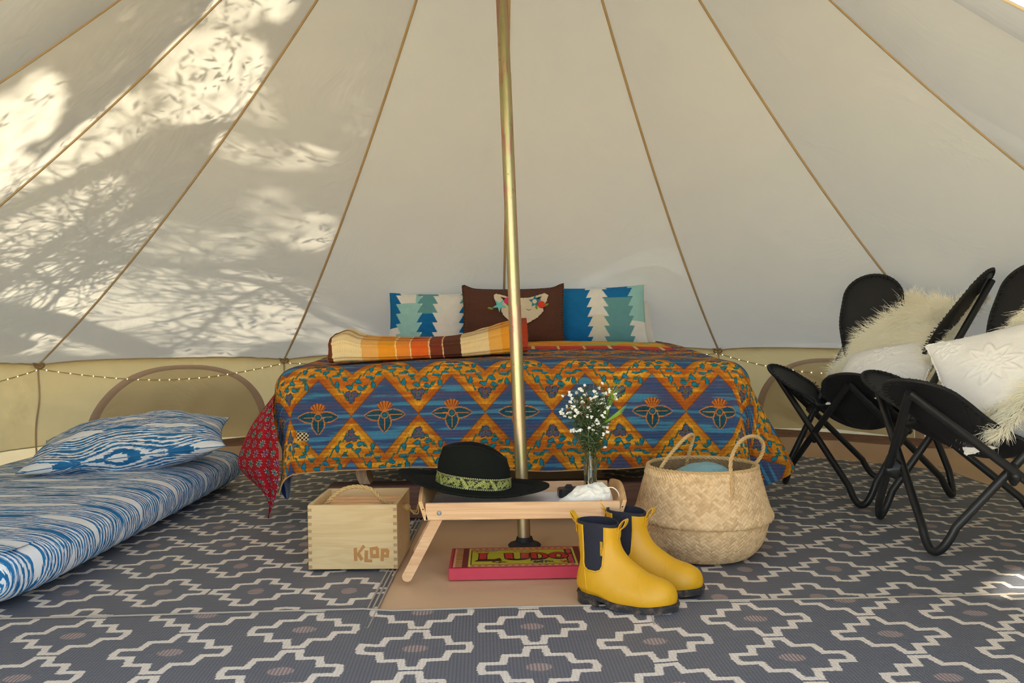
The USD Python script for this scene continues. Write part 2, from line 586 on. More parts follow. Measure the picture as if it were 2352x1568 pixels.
def shade_uv(P):
    """World points as seen along the sunlight."""
    return np.stack([P @ SHX, P @ SHY], -1)


# sunlit gaps in the crown: (panel, across, up, size along panel, size up, tilt, openness)
GAPS = [
    (0, 0.528, 0.56, 0.343, 0.031, 3.13, 1.0),
    (0, 0.157, 0.63, 0.202, 0.017, -3.11, 1.0),
    (0, 0.524, 0.654, 0.165, 0.011, 3.14, 1.0),
    (0, 0.748, 0.517, 0.237, 0.017, -3.11, 1.0),
    (0, 0.041, 0.414, 0.144, 0.032, 3.11, 1.0),
    (11, 0.38, 0.445, 0.184, 0.014, 3.08, 1.0),
    (11, 0.355, 0.415, 0.178, 0.013, 3.08, 1.0),
    (0, 0.116, 0.46, 0.127, 0.025, -3.13, 1.0),
    (0, 0.186, 0.491, 0.161, 0.02, 3.12, 0.75),
    (1, 0.293, 0.486, 0.27, 0.019, -3.13, 1.0),
    (1, 0.609, 0.484, 0.169, 0.012, 3.13, 0.7),
    (0, 0.335, 0.298, 0.146, 0.045, -3.14, 1.0),
    (0, 0.42, 0.349, 0.1, 0.031, 3.13, 1.0),
    (0, 0.556, 0.339, 0.076, 0.03, 3.14, 1.0),
    (1, 0.565, 0.384, 0.148, 0.027, 3.05, 0.8),
    (1, 0.841, 0.349, 0.133, 0.023, 3.1, 0.9),
    (1, 0.127, 0.303, 0.151, 0.02, 3.13, 0.9),
    (1, 0.36, 0.311, 0.14, 0.021, -3.14, 0.9),
    (0, 0.94, 0.313, 0.13, 0.021, -3.11, 0.8),
    (0, 0.437, 0.218, 0.096, 0.026, 3.09, 1.0),
    (0, 0.714, 0.191, 0.076, 0.026, 3.07, 1.0),
    (0, 0.935, 0.172, 0.152, 0.051, 3.08, 1.0),
    (1, 0.223, 0.19, 0.238, 0.041, 3.06, 1.0),
    (1, 0.596, 0.147, 0.269, 0.045, 3.02, 1.0),
    (1, 0.836, 0.173, 0.239, 0.04, 3.0, 1.0),
    (0, 0.587, 0.257, 0.069, 0.022, 3.12, 1.0),
    (1, 0.149, 0.079, 0.15, 0.035, 3.06, 0.85),
    (1, 0.497, 0.049, 0.19, 0.034, 3.1, 0.8),
    (0, 0.907, 0.092, 0.077, 0.037, -3.12, 0.9),
    (0, 0.192, 0.535, 0.158, 0.026, -3.13, 0.6),
    (1, 0.592, 0.59, 0.248, 0.034, 3.11, 0.55),
    (1, 0.858, 0.564, 0.253, 0.025, 3.08, 0.6),
    (2, 0.301, 0.522, 0.356, 0.019, 3.03, 0.55),
    (2, 0.619, 0.474, 0.249, 0.017, 2.98, 0.45),
    (2, 0.249, 0.333, 0.229, 0.015, 3.0, 0.45),
    (2, 0.175, 0.059, 0.119, 0.045, 2.8, 0.9),
    (1, 0.174, 0.629, 0.167, 0.024, 3.1, 0.45),
    (2, 0.268, 0.406, 0.161, 0.017, 3.01, 0.4),
    (11, 0.303, 0.562, 0.217, 0.012, -3.07, 0.3),
    (11, 0.745, 0.37, 0.173, 0.016, 3.1, 1.0),
    (0, 0.02, 0.365, 0.072, 0.025, -3.1, 0.9),
    (2, 0.251, 0.683, 0.325, 0.024, 3.07, 0.35)]
BRANCHES = [
    ([(11, 0.996, 0.293), (0, 0.043, 0.316), (0, 0.261, 0.403), (0, 0.497, 0.472), (0, 0.773, 0.496), (1, 0.069, 0.503), (1, 0.354, 0.51), (1, 0.73, 0.506)], 0.034, 0.026, 2.6),
    ([(0, 0.821, 0.046), (0, 0.761, 0.13), (0, 0.739, 0.201), (0, 0.825, 0.249), (0, 0.999, 0.26), (1, 0.201, 0.259), (1, 0.429, 0.25), (1, 0.676, 0.235), (1, 0.942, 0.188), (2, 0.186, 0.116)], 0.012, 0.022, 1.9),
    ([(0, 0.374, 0.194), (0, 0.429, 0.253), (0, 0.468, 0.32), (0, 0.511, 0.372), (0, 0.508, 0.412)], 0.03, 0.012, 2.2),
    ([(1, 0.401, 0.017), (1, 0.52, 0.093), (1, 0.584, 0.172), (1, 0.703, 0.218), (1, 0.872, 0.234)], 0.006, 0.01, 2.0),
    ([(0, 0.999, 0.26), (0, 0.64, 0.293), (0, 0.492, 0.321), (0, 0.385, 0.37)], 0.01, 0.003, 1.5),
    ([(0, 0.739, 0.201), (0, 0.566, 0.221), (0, 0.403, 0.23), (0, 0.338, 0.215)], 0.01, 0.003, 1.4),
    ([(0, 0.848, 0.251), (0, 0.688, 0.268), (0, 0.616, 0.305), (0, 0.492, 0.321)], 0.008, 0.003, 1.3)]
gap_uv = [(shade_uv(roof_pt(k, a, t)), shade_uv(roof_pt(k, a + .01, t)) - shade_uv(roof_pt(k, a, t)), shade_uv(roof_pt(k, a, t + .01)) - shade_uv(roof_pt(k, a, t)), sa, st, ro, op) for k, a, t, sa, st, ro, op in GAPS]


def openness(u):
    o = np.zeros(len(u))
    for c0, da, dt, sa, st, ro, op in gap_uv:      # leaf size spills over the rims of the gaps
        M = np.linalg.inv(np.stack([da, dt], 1) * 100)
        q = (u - c0) @ M.T
        cr, sr_ = math.cos(ro), math.sin(ro)
        e = ((q[:, 0] * cr + q[:, 1] * sr_) / (1.75 * sa)) ** 2 + ((-q[:, 0] * sr_ + q[:, 1] * cr) / (1.75 * st)) ** 2
        o = np.maximum(o, op * (e < 1))
    for x, y, r in ((1.40, 2.32, .13), (1.55, 2.10, .10)):      # a fleck of sun that falls through the doorway on the rug
        e = ((u - shade_uv(np.array([x, y, 0.0]))) ** 2).sum(-1) / r ** 2
        o = np.maximum(o, 1.0 * (e < 1))
    return o


tree = thing('tree', 'leafy tree outside the tent that throws branch shadows on the left canvas', 'tree')
lim = []
for pts, w0, w1, dist in BRANCHES:
    Q = np.array([roof_pt(k, a, t) for k, a, t in pts])
    P = spline(Q + SUN * dist, 40)
    P = P + (fbm(P * 3, 2, 3)[:, None] - 0.5) * 0.04
    lim.append(P)
    part('branch', tube(P, np.linspace(w0, w1, 40), 8), 'bark', tree)
root = np.array([-5.6, -2.6, -0.05])
fork = np.array([-5.2, -1.6, 2.2])
part('trunk', tube(spline([root, (root + fork) / 2 + [.1, .05, 0], fork], 16), np.linspace(.22, .15, 16), 10), 'bark', tree)
for P in lim[:4]:
    part('limb', tube(spline([fork, (fork + P[0]) / 2 + [0, 0, .25], P[0]], 16), np.linspace(.12, .06, 16), 8), 'bark', tree)
tw = []
for i in range(420):
    P = lim[rng.integers(len(lim))]
    p0 = P[rng.integers(2, 38)]
    d = rng.normal(size=3); d /= np.linalg.norm(d)
    q = [p0]
    for s in range(5):
        d = d + rng.normal(size=3) * 0.45; d /= np.linalg.norm(d)
        q.append(q[-1] + d * rng.uniform(.05, .13))
    tw.append(tube(spline(q, 9), np.linspace(.005, .0015, 9), 4, False))
part('twigs', cat(*tw), 'bark', tree, kind='stuff')


def leaves(C, size):
    n = len(C)
    d = rng.normal(size=(n, 3)) + [0, 0, -.5]; d /= np.linalg.norm(d, axis=1, keepdims=True)
    e = np.cross(d, rng.normal(size=(n, 3))); e /= np.linalg.norm(e, axis=1, keepdims=True)
    L = size * rng.uniform(.7, 1.3, n)[:, None]
    v = np.stack([C - d * L, C + e * L * .26, C + d * L, C - e * L * .26], 1).reshape(-1, 3)
    b = np.arange(n)[:, None] * 4
    return v, np.vstack([b + [0, 1, 2], b + [0, 2, 3]])


# leaf positions: thrown on the tent from the sun's side, kept where the crown is closed
def crown(n, panels, t0, t1, d0, d1, size, keep_open):
    k = rng.choice(panels, n)
    Q = np.zeros((n, 3))
    a, t = rng.uniform(-.05, 1.05, n), rng.uniform(t0, t1, n)
    for kk in panels:
        s = k == kk
        Q[s] = roof_pt(kk, a[s], t[s])
    o = openness(shade_uv(Q))
    keep = rng.uniform(size=n) > o * (1 - keep_open)
    D = rng.uniform(d0, d1, n)
    P = Q + SUN * D[:, None]
    return leaves(P[keep], size)


part('foliage', crown(150000, [0, 1, 2, 11], -.25, .95, 3.2, 7.0, .030, .03), 'tree_leaf', tree, smooth=False, kind='stuff')
part('foliage', crown(95000, [7, 8, 9, 10], -.35, .95, 4.0, 7.5, .066, .02), 'tree_leaf', tree, smooth=False, kind='stuff')  # out of view, placed to keep sun off the floor inside the door
part('foliage', crown(70000, [8, 9], -.35, .7, 7.0, 10.0, .075, .02), 'tree_leaf', tree, smooth=False, kind='stuff')  # second unseen layer, blocks the sun flecks left in the doorway
# loose sprays close to the canvas
sp = []
for i in range(260):
    k = int(rng.choice([0, 1, 2, 11], p=[.4, .35, .1, .15]))
    Q = roof_pt(k, rng.uniform(0, 1), rng.uniform(0, .75)) + SUN * rng.uniform(.9, 1.8)
    sp.append(Q + rng.normal(size=(rng.integers(6, 22), 3)) * .045)
part('foliage', leaves(np.vstack(sp), .022), 'tree_leaf', tree, smooth=False, kind='stuff')

# ---------------------------------------------------------------- woven plastic rugs
RL, RS = 0.508, 0.242          # pattern repeat: long and short way


def rug_material(name, ox, oy, rot, turned):
    g = G()
    p, x, y, z = g.pos()
    c, s = math.cos(rot), math.sin(rot)
    dx, dy = x - ox, y - oy
    a, b = dx * c + dy * s, dy * c - dx * s
    if turned:
        a, b = b, a
    rib = (a * 2 * np.pi / 0.0075).sin()            # ribs of the weave
    rib2 = (b * 2 * np.pi / 0.0062 + (a * 2 * np.pi / 0.0075).sin() * 1.2).sin()
    wob = g.noise(g.xyz(a, b, 0.0), 9.0, 2) - 0.5
    fine = g.noise(g.xyz(a, b, 0.0), 130.0, 1) - 0.5
    u = (a + wob * 0.006 + fine * 0.008) / RL
    v = (b + wob * 0.006 + fine * 0.006) / RS
    u2 = u * 2
    k = u2.round()
    fu = (u2 - k) * RL / 2
    odd = ((k * 0.5).frac() - 0.25).abs() - 0.25
    par = g.math('floored_modulo', k, 2.0)
    vv = v + par * 0.5
    fv = (vv - vv.round()) * RS
    au, av = fu.abs(), fv.abs()
    h = 0.122
    d = None
    for A, B in ((1.0, .27), (.64, .62), (.27, .97)):
        # sides lean a little, as in the stepped ogee
        q = (au + av * 0.16 - A * h - 0.16 * B * h * 0.55).max(av - B * h)
        d = q if d is None else d.min(q)
    line = d.ss(0.0, -0.0016) * (d + 0.0175).ss(-0.0016, 0.0016)
    ov = (au * au * (1 / .027 ** 2) + av * av * (1 / .021 ** 2))
    oval = ov.ss(1.1, 0.85) * ((a * 2 * np.pi / 0.0078).sin() * 0.5 + 0.62).min(1.0)
    thread = (rib * 0.5 + 0.5) * (rib2 * 0.5 + 0.5)
    big = g.noise(p, 2.2, 3)
    dark = g.mix(thread, lin(84, 85, 91), lin(130, 131, 137))
    lightc = g.mix(thread, lin(222, 206, 188), lin(252, 240, 224))
    pink = lin(190, 160, 148)
    col = g.mix(line, dark, lightc)
    col = g.mix(oval * 0.85, col, pink)
    col = g.mul(0.35, col, g.mix(big, (.8, .8, .8), (1, 1, 1)))
    g.done(name, g.pbr(base_color=col, roughness=0.55, normal=g.bump(thread + line * 0.3, 0.0012)))


rug_material('rug_front', -0.979, 1.989, 0.035, False)
rug_material('rug_left', -0.913, 2.335, -0.025, True)
rug_material('rug_right', 0.873, 2.471, -0.022, True)
plain('rug_binding', lin(168, 154, 136), 0.6, 0.1, 200)
plain('rug_stripe', lin(92, 92, 96), 0.6, 0.1, 200)


def rug(name, label, outline, mat, z0, lift=None, border=None):
    """outline: four corners (left-front, right-front, right-back, left-back)."""
    A, B, C, D = [np.array(q, float) for q in outline]
    n, m = 60, 50
    s, t = np.meshgrid(np.linspace(0, 1, n), np.linspace(0, 1, m), indexing='ij')
    s, t = s[..., None], t[..., None]
    P2 = (A * (1 - s) + B * s) * (1 - t) + (D * (1 - s) + C * s) * t
    wav = (fbm(np.stack([P2[..., 0] * 2, P2[..., 1] * 2, 0 * P2[..., 0]], -1), 2, 5) - 0.5)
    edge = np.minimum(np.minimum(s, 1 - s), np.minimum(t, 1 - t))[..., 0]
    P2 = P2 + (wav * 0.012 * (edge < 0.02))[..., None]
    z = z0 + wav * 0.003 + 0.002
    if lift is not None:
        z = z + lift(P2[..., 0], P2[..., 1])
    P = np.concatenate([P2, z[..., None]], -1)
    r = thing(name, label, 'rug', group=None)
    part('weave', sheet(P[:, ::-1], 0.003), mat, r, smooth=True)
    rim = np.concatenate([P[:, 0], P[-1, 1:], P[::-1][1:, -1], P[0, ::-1][1:]]) + [0, 0, .002]
    part('bound_edge', tube(rim, 0.0022, 6), 'rug_binding', r, smooth=True)
    if border is not None:
        for off in (0.012, 0.024):
            e = border(P)
            part('edge_stripe', tube(e + np.array([-off, 0, .0015]), 0.0028, 6), 'rug_binding', r, smooth=True)
    return r


def curl(x, y):
    d = np.maximum(0, (x - 1.70) + (y - 4.35))
    return 0.10 * np.clip(d / 0.62, 0, 1) ** 1.6


rug('woven_rug', 'grey and cream woven rug beneath the blue floor mattress and the wooden crate',
    [(-2.0, 2.02), (-.335, 2.02), (-.31, 4.62), (-1.5, 4.62)], 'rug_left', 0.001,
    border=lambda P: P[-1])
rug('woven_rug', 'grey and cream woven rug beneath the black chairs and the belly basket',
    [(.31, 2.02), (1.84, 2.02), (1.99, 4.72), (.42, 4.42)], 'rug_right', 0.001, lift=curl)
rug('woven_rug', 'grey and cream woven rug along the front, in front of the boots',
    [(-1.95, 0.75), (1.95, 0.75), (1.95, 2.222), (-1.95, 2.088)], 'rug_front', 0.0070, lift=lambda x, y: -.0060 * sm(x, -.36, -.30) * (1 - sm(x, .27, .33)))

# ---------------------------------------------------------------- shared materials
def printed(name, rough=0.85, scale=500.0, depth=0.0012, rows=0.0, sheen=0.0):
    """Cloth whose print is the vertex colour 'col'."""
    g = G()
    p, x, y, z = g.obj()
    c = g.n('attribute', 'color', attribute='col')
    n = g.noise(p, scale, 2)
    n2 = g.noise(p, 35.0, 3)
    col = g.mul(1.0, c, g.mix(n * 0.6 + n2 * 0.4, (.80, .80, .80), (1.12, 1.12, 1.12)))
    h = n + n2 * 2.0
    if rows:
        h = h + (z * 2 * np.pi / rows).sin() * 0.35
    g.done(name, g.pbr(base_color=col, roughness=rough, specular_ior_level=0.2, sheen_weight=sheen, normal=g.bump(h, depth)))


printed('printed_cloth')
printed('quilt_cloth', rows=0.011, depth=0.0025)
printed('smooth_print', rough=0.4, scale=200, depth=0.0)
plain('black_metal', lin(17, 17, 18), 0.42, 0.1, 60)
plain('dark_wood', lin(92, 62, 46), 0.6, 0.2, 12)
plain('white_cotton', lin(232, 228, 222), 0.9, 0.04, 60, 0.002)


def poly_in(x, y, pts):
    return shapely.contains_xy(sg.Polygon(pts), x, y)


def seg_d(x, y, x0, y0, x1, y1):
    dx, dy = x1 - x0, y1 - y0
    t = np.clip(((x - x0) * dx + (y - y0) * dy) / (dx * dx + dy * dy), 0, 1)
    return np.hypot(x - x0 - t * dx, y - y0 - t * dy)


# ---------------------------------------------------------------- centre pole
g = G()
p, x, y, z = g.pos()
n = g.noise(g.xyz(x * 8, y * 8, z * 1.3), 3.0, 4, 0.6, 0.6)
n2 = g.noise(p, 60.0, 4, 0.7)
c = g.mix(n2.ss(0.60, 0.70) * 0.55, lin(222, 190, 132), lin(120, 96, 62))
tint = g.ramp(n, (0.30, lin(194, 138, 130)), (0.45, lin(196, 174, 140)), (0.58, lin(176, 176, 130)), (0.70, lin(194, 136, 128)))
c = g.mix(n2.ss(0.60, 0.72) * 0.5, tint, lin(126, 104, 72))
g.done('passivated_zinc', g.pbr(base_color=c, metallic=1.0, roughness=n2 * 0.2 + 0.32, specular_tint=lin(250, 190, 190)))
plain('black_rubber', lin(24, 24, 24), 0.6, 0.1, 60)
PB, PT = np.array([.030, 2.765, 0.0]), np.array([-.045, 2.822, 2.69])
pax = (PT - PB) / (PT[2] - PB[2])


def on_pole(z):
    return PB + pax * z


pole = thing('tent_pole', 'tall yellowish zinc-plated steel pole standing in the middle of the tent', 'tent pole')
JOINTS = [0.012, .74, 1.452, 2.68]
for i in range(3):
    a, b = on_pole(JOINTS[i]), on_pole(JOINTS[i + 1])
    r = .0195 - .0007 * i
    part('pole_section', tube([a, a + (b - a) * .001, b - (b - a) * .002, b], [r * .97, r, r, r * .95], 28), 'passivated_zinc', pole, smooth=40)
    if i:
        part('joint_lip', tube([a - pax * .003, a + pax * .003], .0203 - .0007 * i, 28), 'passivated_zinc', pole, smooth=40)
foot = lathe([(.0, 0.0055), (.049, .0055), (.051, .009), (.046, .014), (.028, .020), (.0235, .034), (.0205, .034)], 36)
foot.apply_translation(PB)
part('foot_cap', foot, 'black_rubber', pole, smooth=40, label='black rubber foot cap on the floor')

# ---------------------------------------------------------------- bed
BX, BW, BF, BB, BH = 0.035, 0.755, 3.16, 5.06, 0.545      # centre, half width, front, back, height of the quilt on it
wood('ply', lin(196, 160, 120), lin(150, 112, 80), 'z')
wood('brown_board', lin(120, 82, 62), lin(84, 54, 40), 'x', 0.7)
bed = thing('platform_bed', 'low wooden platform bed with curved plywood legs on a brown board under the quilt', 'bed', (BX, BF, 0.0))
part('floor_board', box(1.50, .10, .118, (.06, .06, .066), .004), 'brown_board', bed)
for sx in (-1, 1):
    part('side_rail', box(.03, 1.86, .10, (sx * .70, .98, .275), .003), 'dark_wood', bed)
    for k, yy in enumerate((.10, 1.8)):
        c = [(sx * (.56 + .018 * math.sin(q * 3.0)), yy, .222 - q * .10) for q in np.linspace(0, 1, 12)]
        c = np.array(c) if k == 0 else np.array(c) * [1, 1, 1] 
        if k == 1:
            c[:, 2] = np.linspace(.222, .006, 12)
        w = .038
        prof = np.stack([c + [-w / 2, -.05, 0], c + [w / 2, -.05, 0], c + [w / 2, .05, 0], c + [-w / 2, .05, 0], c + [-w / 2, -.05, 0]], 1)
        m = trimesh.Trimesh(*grid(prof), process=False)
        m = cat(m, box(w, .1, .002, c[0]), box(w, .1, .002, c[-1]))
        part('leg', m, 'ply', bed, smooth=30)
for k in range(12):
    part('slat', box(1.38, .07, .018, (0, .10 + k * .158, .322), .002), 'ply', bed)
part('end_rail', box(1.42, .03, .09, (0, .045, .268), .003), 'dark_wood', bed)
part('end_rail', box(1.42, .03, .09, (0, 1.90, .268), .003), 'dark_wood', bed)

mt = thing('mattress', 'thick bed mattress hidden under the patterned quilt on the bed frame', 'mattress')
part('body', box(1.46, 1.84, .19, (BX, (BF + BB) / 2 + .01, .431), .03), 'white_cotton', mt, smooth=60)

# the quilt: cloth coordinates s (across, from the bed's middle) and t (along, 0 at the front edge, negative down the front)
def quilt_col(s, z, seed=3):
    """Print of the quilt. s, z in metres; the row of diamonds is centred on z = 0."""
    PW, PH = 0.232, 0.279
    a, b = .116, .130
    row = np.round(z / PH)
    par = np.mod(row, 2)
    u = s / PW + par * 0.5
    fx = (u - np.round(u)) * PW
    fz = z - row * PH
    q3 = np.stack([s * 3, z * 55, s * 0], -1)
    st1 = fbm(q3, 3, seed)
    st2 = fbm(np.stack([s * 5 + 9, z * 90, s * 0], -1), 3, seed + 9)
    gr = fbm(np.stack([s * 160, z * 160, s * 0], -1), 2, seed + 4)
    def blend(A, B, f):
        return A * (1 - f[..., None]) + B * f[..., None]
    L = lambda *c: np.array(lin(*c))
    blue = blend(blend(L(58, 82, 118), L(76, 80, 112), sm(st1, .45, .6)), L(72, 132, 158), sm(st2, .56, .66))
    orange = blend(blend(L(214, 138, 30), L(192, 100, 28), sm(st1, .42, .62)), L(240, 168, 44), sm(st2, .55, .68))
    orange = blend(orange, L(150, 62, 22), sm(gr, .66, .74) * .5)
    d = (np.abs(fx) / a + np.abs(fz) / b - 1) * (a * b / math.hypot(a, b))      # distance outside the diamond
    # second family: the neighbouring rows' diamonds (offset half a repeat)
    fx2 = (u + .5 - np.round(u + .5)) * PW
    fz2 = np.abs(fz) - PH
    d2 = (np.abs(fx2) / a + np.abs(fz2) / b - 1) * (a * b / math.hypot(a, b))
    dd = np.minimum(d, d2)
    C = orange.copy()
    C = np.where((dd < 0)[..., None], blue, C)
    hatch = np.sin(s * 2 * np.pi / .0052) * .5 + .5
    C = blend(C, L(130, 58, 20), ((dd > -.001) & (dd < .0022)).astype(float) * .85)
    C = blend(C, L(140, 66, 20), ((dd >= .002) & (dd < .016)).astype(float) * hatch * .75)
    # vine of small leaves that follows the zigzag
    teal, green, outl = L(32, 122, 138), L(40, 92, 74), L(52, 52, 46)
    ph = s * 2 * np.pi / .0235
    vc = dd - (.031 + .0032 * np.sin(ph + 1))
    C = blend(C, green, (np.abs(vc) < .0056 * np.maximum(0, np.abs(np.sin(ph * .5 + .4))) ** .6 - .0012).astype(float))
    C = blend(C, L(60, 120, 90), (np.abs(vc + .001) < .0022 * np.abs(np.sin(ph * .5 + .4))).astype(float) * .8)
    # around each pinch of the diamond row: flower and leaves, above and below
    px = (u + .5 - np.round(u + .5)) * PW
    pid = np.floor(u)
    def leaf(cx, cz, ang, L_=.0135, W_=.0078):
        nonlocal C
        dx, dz = px - cx, fz - cz
        c_, s_ = math.cos(ang), math.sin(ang)
        e1, e2 = dx * c_ + dz * s_, -dx * s_ + dz * c_
        w = W_ * np.sqrt(np.clip(1 - (e1 / L_) ** 2, 0, 1)) * (1 - .35 * e1 / L_)
        ins = np.abs(e2) - w
        inside = np.abs(e1) < L_
        C = blend(C, outl, (inside & (ins < 0.0006)).astype(float))
        C = blend(C, teal * (0.75 + .5 * gr[..., None]), (inside & (ins < -.0016)).astype(float))
    def flower(cx, cz, sg_):
        nonlocal C
        for k in range(3):
            an = -math.pi / 2 * sg_ + (k - 1) * 2.05
            qx, qz = cx + .0125 * math.cos(an), cz + .0125 * math.sin(an)
            r = np.hypot(px - qx, fz - qz) / (1 + .10 * np.sin(6 * np.arctan2(fz - qz, px - qx)))
            C = blend(C, L(50, 44, 44), (r < .0122).astype(float))
            C = blend(C, blend(L(74, 96, 124), L(92, 76, 104), sm(gr, .4, .6)), (r < .0102).astype(float))
        r = np.hypot(px - cx, fz - cz)
        C = blend(C, L(150, 92, 30), (r < .0075).astype(float))
        C = blend(C, L(36, 96, 104), (r < .005).astype(float))
    LV = [(-.007, .104, 2.9), (.033, .098, -.3), (.025, .122, -.5), (-.050, .116, 1.5), (.076, .110, 1.7), (-.023, .143, -.2), (.061, .141, 3.3)]
    for sg_ in (-1, 1):
        flower(0.0, sg_ * .070, sg_)
        for cx, cz, an in LV:
            leaf(cx, sg_ * cz * .97, an * sg_)
    # motif in the diamond: two side petals, one hanging petal, a fan above
    ln, vein = L(206, 124, 50), L(216, 136, 56)
    deep = L(30, 82, 98)
    fan = np.hypot(fx, (fz - .008) * .9)
    fa = np.arctan2(fx, fz - .004)
    C = blend(C, L(206, 118, 44), ((fan < .036) & (fan > .006) & (np.abs(fa) < .75)).astype(float))
    C = blend(C, L(120, 50, 20), ((fan < .036) & (fan > .010) & (np.abs(fa) < .78)).astype(float) * sm(np.sin(fa * 22), .1, .8))
    for sx, (e1, e2, Lp, Wp) in enumerate([(np.abs(fx), fz, .070, .0165), (-fz, fx, .060, .0195)]):
        ins = Wp * np.where(e1 < Lp * .6, 1 - .15 * np.cos(e1 / Lp * 8), np.clip((Lp - e1) / (Lp * .4), 0, 1) ** .7 * 1.05) - np.abs(e2)
        ok = (e1 > 0) & (e1 < Lp)
        C = blend(C, deep * (0.8 + .5 * gr[..., None]), (ok & (ins > 0)).astype(float))
        C = blend(C, L(22, 52, 62), (ok & (ins > .003)).astype(float) * sm(np.sin(e1 * 1100 + np.abs(e2) * 700), .2, .8) * .7)
        C = blend(C, ln, (ok & (np.abs(ins) < .0019)).astype(float))
        C = blend(C, vein, (ok & (np.abs(e2) < .0017 * (1.3 - e1 / Lp)) & (e1 < Lp * .86)).astype(float))
    r = np.hypot(fx, fz)
    C = blend(C, ln, (r < .0135).astype(float))
    C = blend(C, deep, (r < .0105).astype(float))
    C = blend(C, L(40, 110, 120), (r < .006).astype(float))
    return C * (0.9 + 0.2 * gr[..., None])


QR = 0.085


def fold(d, flare):
    """Arc-length d past the start of the bed's edge -> (out, down)."""
    q = math.pi / 2 * QR
    dd = np.clip(d, 0, q) / QR
    o, w = QR * np.sin(dd), QR * (1 - np.cos(dd))
    e = np.maximum(d - q, 0)
    return np.where(d < 0, d, o + e * np.sin(flare)), w + e * np.cos(flare)


def quilt_pt(s, t):
    x0 = np.where(s > 0, BW - QR + .055, BW - QR + .125)
    ds, dt = np.abs(s) - x0, -(t - QR + .02)
    sg_ = np.sign(s)
    both = (ds > 0) & (dt > 0)
    fl_side = np.where(sg_ > 0, .42, .22)
    fl_front = .07 + .05 * np.sin(s * 9)
    D = np.hypot(np.maximum(ds, 0), np.maximum(dt, 0))
    phi = np.arctan2(np.maximum(ds, 0), np.maximum(dt, 1e-9))          # 0 front, pi/2 side
    flare = np.where(both, fl_front + (fl_side - fl_front) * sm(phi, 1.05, 1.57), np.where(ds > 0, fl_side, fl_front))
    wob = np.where(ds > 0, .025 * np.sin(t * 16 + 1) * sm(ds, .1, .45), 0) + np.where(dt > 0, .010 * np.sin(s * 21) * sm(dt, .15, .42), 0)
    o, w = fold(np.where(both, D, np.maximum(ds, dt)), flare)
    o = np.maximum(o, 0) + wob * np.where(both, 0.6, 1)
    # corner folds
    o = o + np.where(both, .035 * np.sin(phi * 6.0) * sm(D, .15, .5), 0)
    ex = np.where(both, o * np.sin(phi), np.where(ds > 0, o, ds * 0))
    ey = np.where(both, o * np.cos(phi), np.where(dt > 0, o, 0))
    X = BX + sg_ * (np.where(ds > 0, x0 + ex, np.abs(s)))
    Y = BF + np.where(dt > 0, QR - .02 - ey, t)
    crown = .042 * sm(t, .0, 1.5) + .012 * sm(np.cos(s * 1.8), .2, 1) + .006 * (fbm(np.stack([s * 7, t * 7, s * 0], -1), 2, 2) - .5) * (D < .02)
    Z = BH + crown - np.where((ds > 0) | (dt > 0), w, 0)
    Z = np.where(Z < .018, .018 + (Z - .018) * .02, Z)
    return np.stack([X, Y, Z], -1)


ss_ = np.arange(-1.04, 1.180, .0023)
tt_ = np.r_[np.arange(-.352, .30, .0022), np.arange(.302, 1.77, .016)]
S_, T_ = np.meshgrid(ss_, tt_, indexing='ij')
# the hem is not quite straight
T_ = np.where(T_ < 0, T_ * (1 + .03 * np.sin(S_ * 5 + 1) - .03 * sm(S_, .3, .8)), T_)
Q_ = quilt_pt(S_, T_)
C_ = quilt_col(S_ + .015, T_ + .158)
ck_ = (np.abs(S_ + .765) < .020) & (np.abs(T_ + .222 + (S_ + .765) * .15) < .015)      # a small chequered darn
C_ = np.where(ck_[..., None], np.where((np.sin(S_ * 2 * np.pi / .0135) * np.sin(T_ * 2 * np.pi / .0135) > 0)[..., None], lin(226, 200, 150), lin(40, 20, 22)), C_)
quilt = thing('quilt', 'blue and orange patterned cotton quilt with diamond rows, spread over the bed', 'quilt')
part('patterned_top', grid(Q_), 'quilt_cloth', quilt, smooth=True, col=C_.reshape(-1, 3))
plain('hem_thread', lin(190, 150, 100), 0.9, 0.2, 100)
part('hem', tube(Q_[::8, 0] + [0, .002, 0], .0028, 6), 'hem_thread', quilt)
del C_
# red lining: the front left corner is turned out so that its back shows
plain('hem_red', lin(150, 40, 44), 0.9, 0.2, 100)
n1, n2 = 130, 230
rowsL = np.array([[-.842, 3.215, .452], [-.898, 3.235, .385], [-.943, 3.25, .325], [-.975, 3.26, .262], [-.992, 3.26, .197], [-.950, 3.24, .147], [-.880, 3.21, .085], [-.868, 3.18, -.004 + .02]])
rowsR = np.array([[-.835, 3.17, .445], [-.828, 3.13, .37], [-.812, 3.10, .322], [-.806, 3.10, .265], [-.806, 3.10, .20], [-.815, 3.11, .13], [-.840, 3.13, .06], [-.862, 3.17, .018]])
Lc, Rc = spline(rowsL, n2), spline(rowsR, n2)
w_ = np.linspace(0, 1, n1)[:, None, None]
F_ = Lc[None] * (1 - w_) + Rc[None] * w_
vv_ = np.linspace(0, 1, n2)[None, :]
bl = 4 * w_[..., 0] * (1 - w_[..., 0])
F_[..., 1] -= (.03 * bl - .028 * np.exp(-((w_[..., 0] - .70) / .09) ** 2)) * np.sin(np.pi * vv_) ** .6
a_, b_ = w_[..., 0] * np.linalg.norm(Rc - Lc, axis=1)[None] , vv_ * .47 + 0 * w_[..., 0]
ga, gb = (a_ + b_ * .55) / .046, (b_ - a_ * .35) / .040
ia, ib = np.round(ga), np.round(gb + .5 * np.mod(np.round(ga), 2))
fa, fb = (ga - ia) * .046, (gb + .5 * np.mod(ia, 2) - ib) * .040
rr_ = np.hypot(fa * .9, fb)
an_ = np.arctan2(fb, fa)
RC = np.ones(F_.shape) * lin(176, 26, 40)
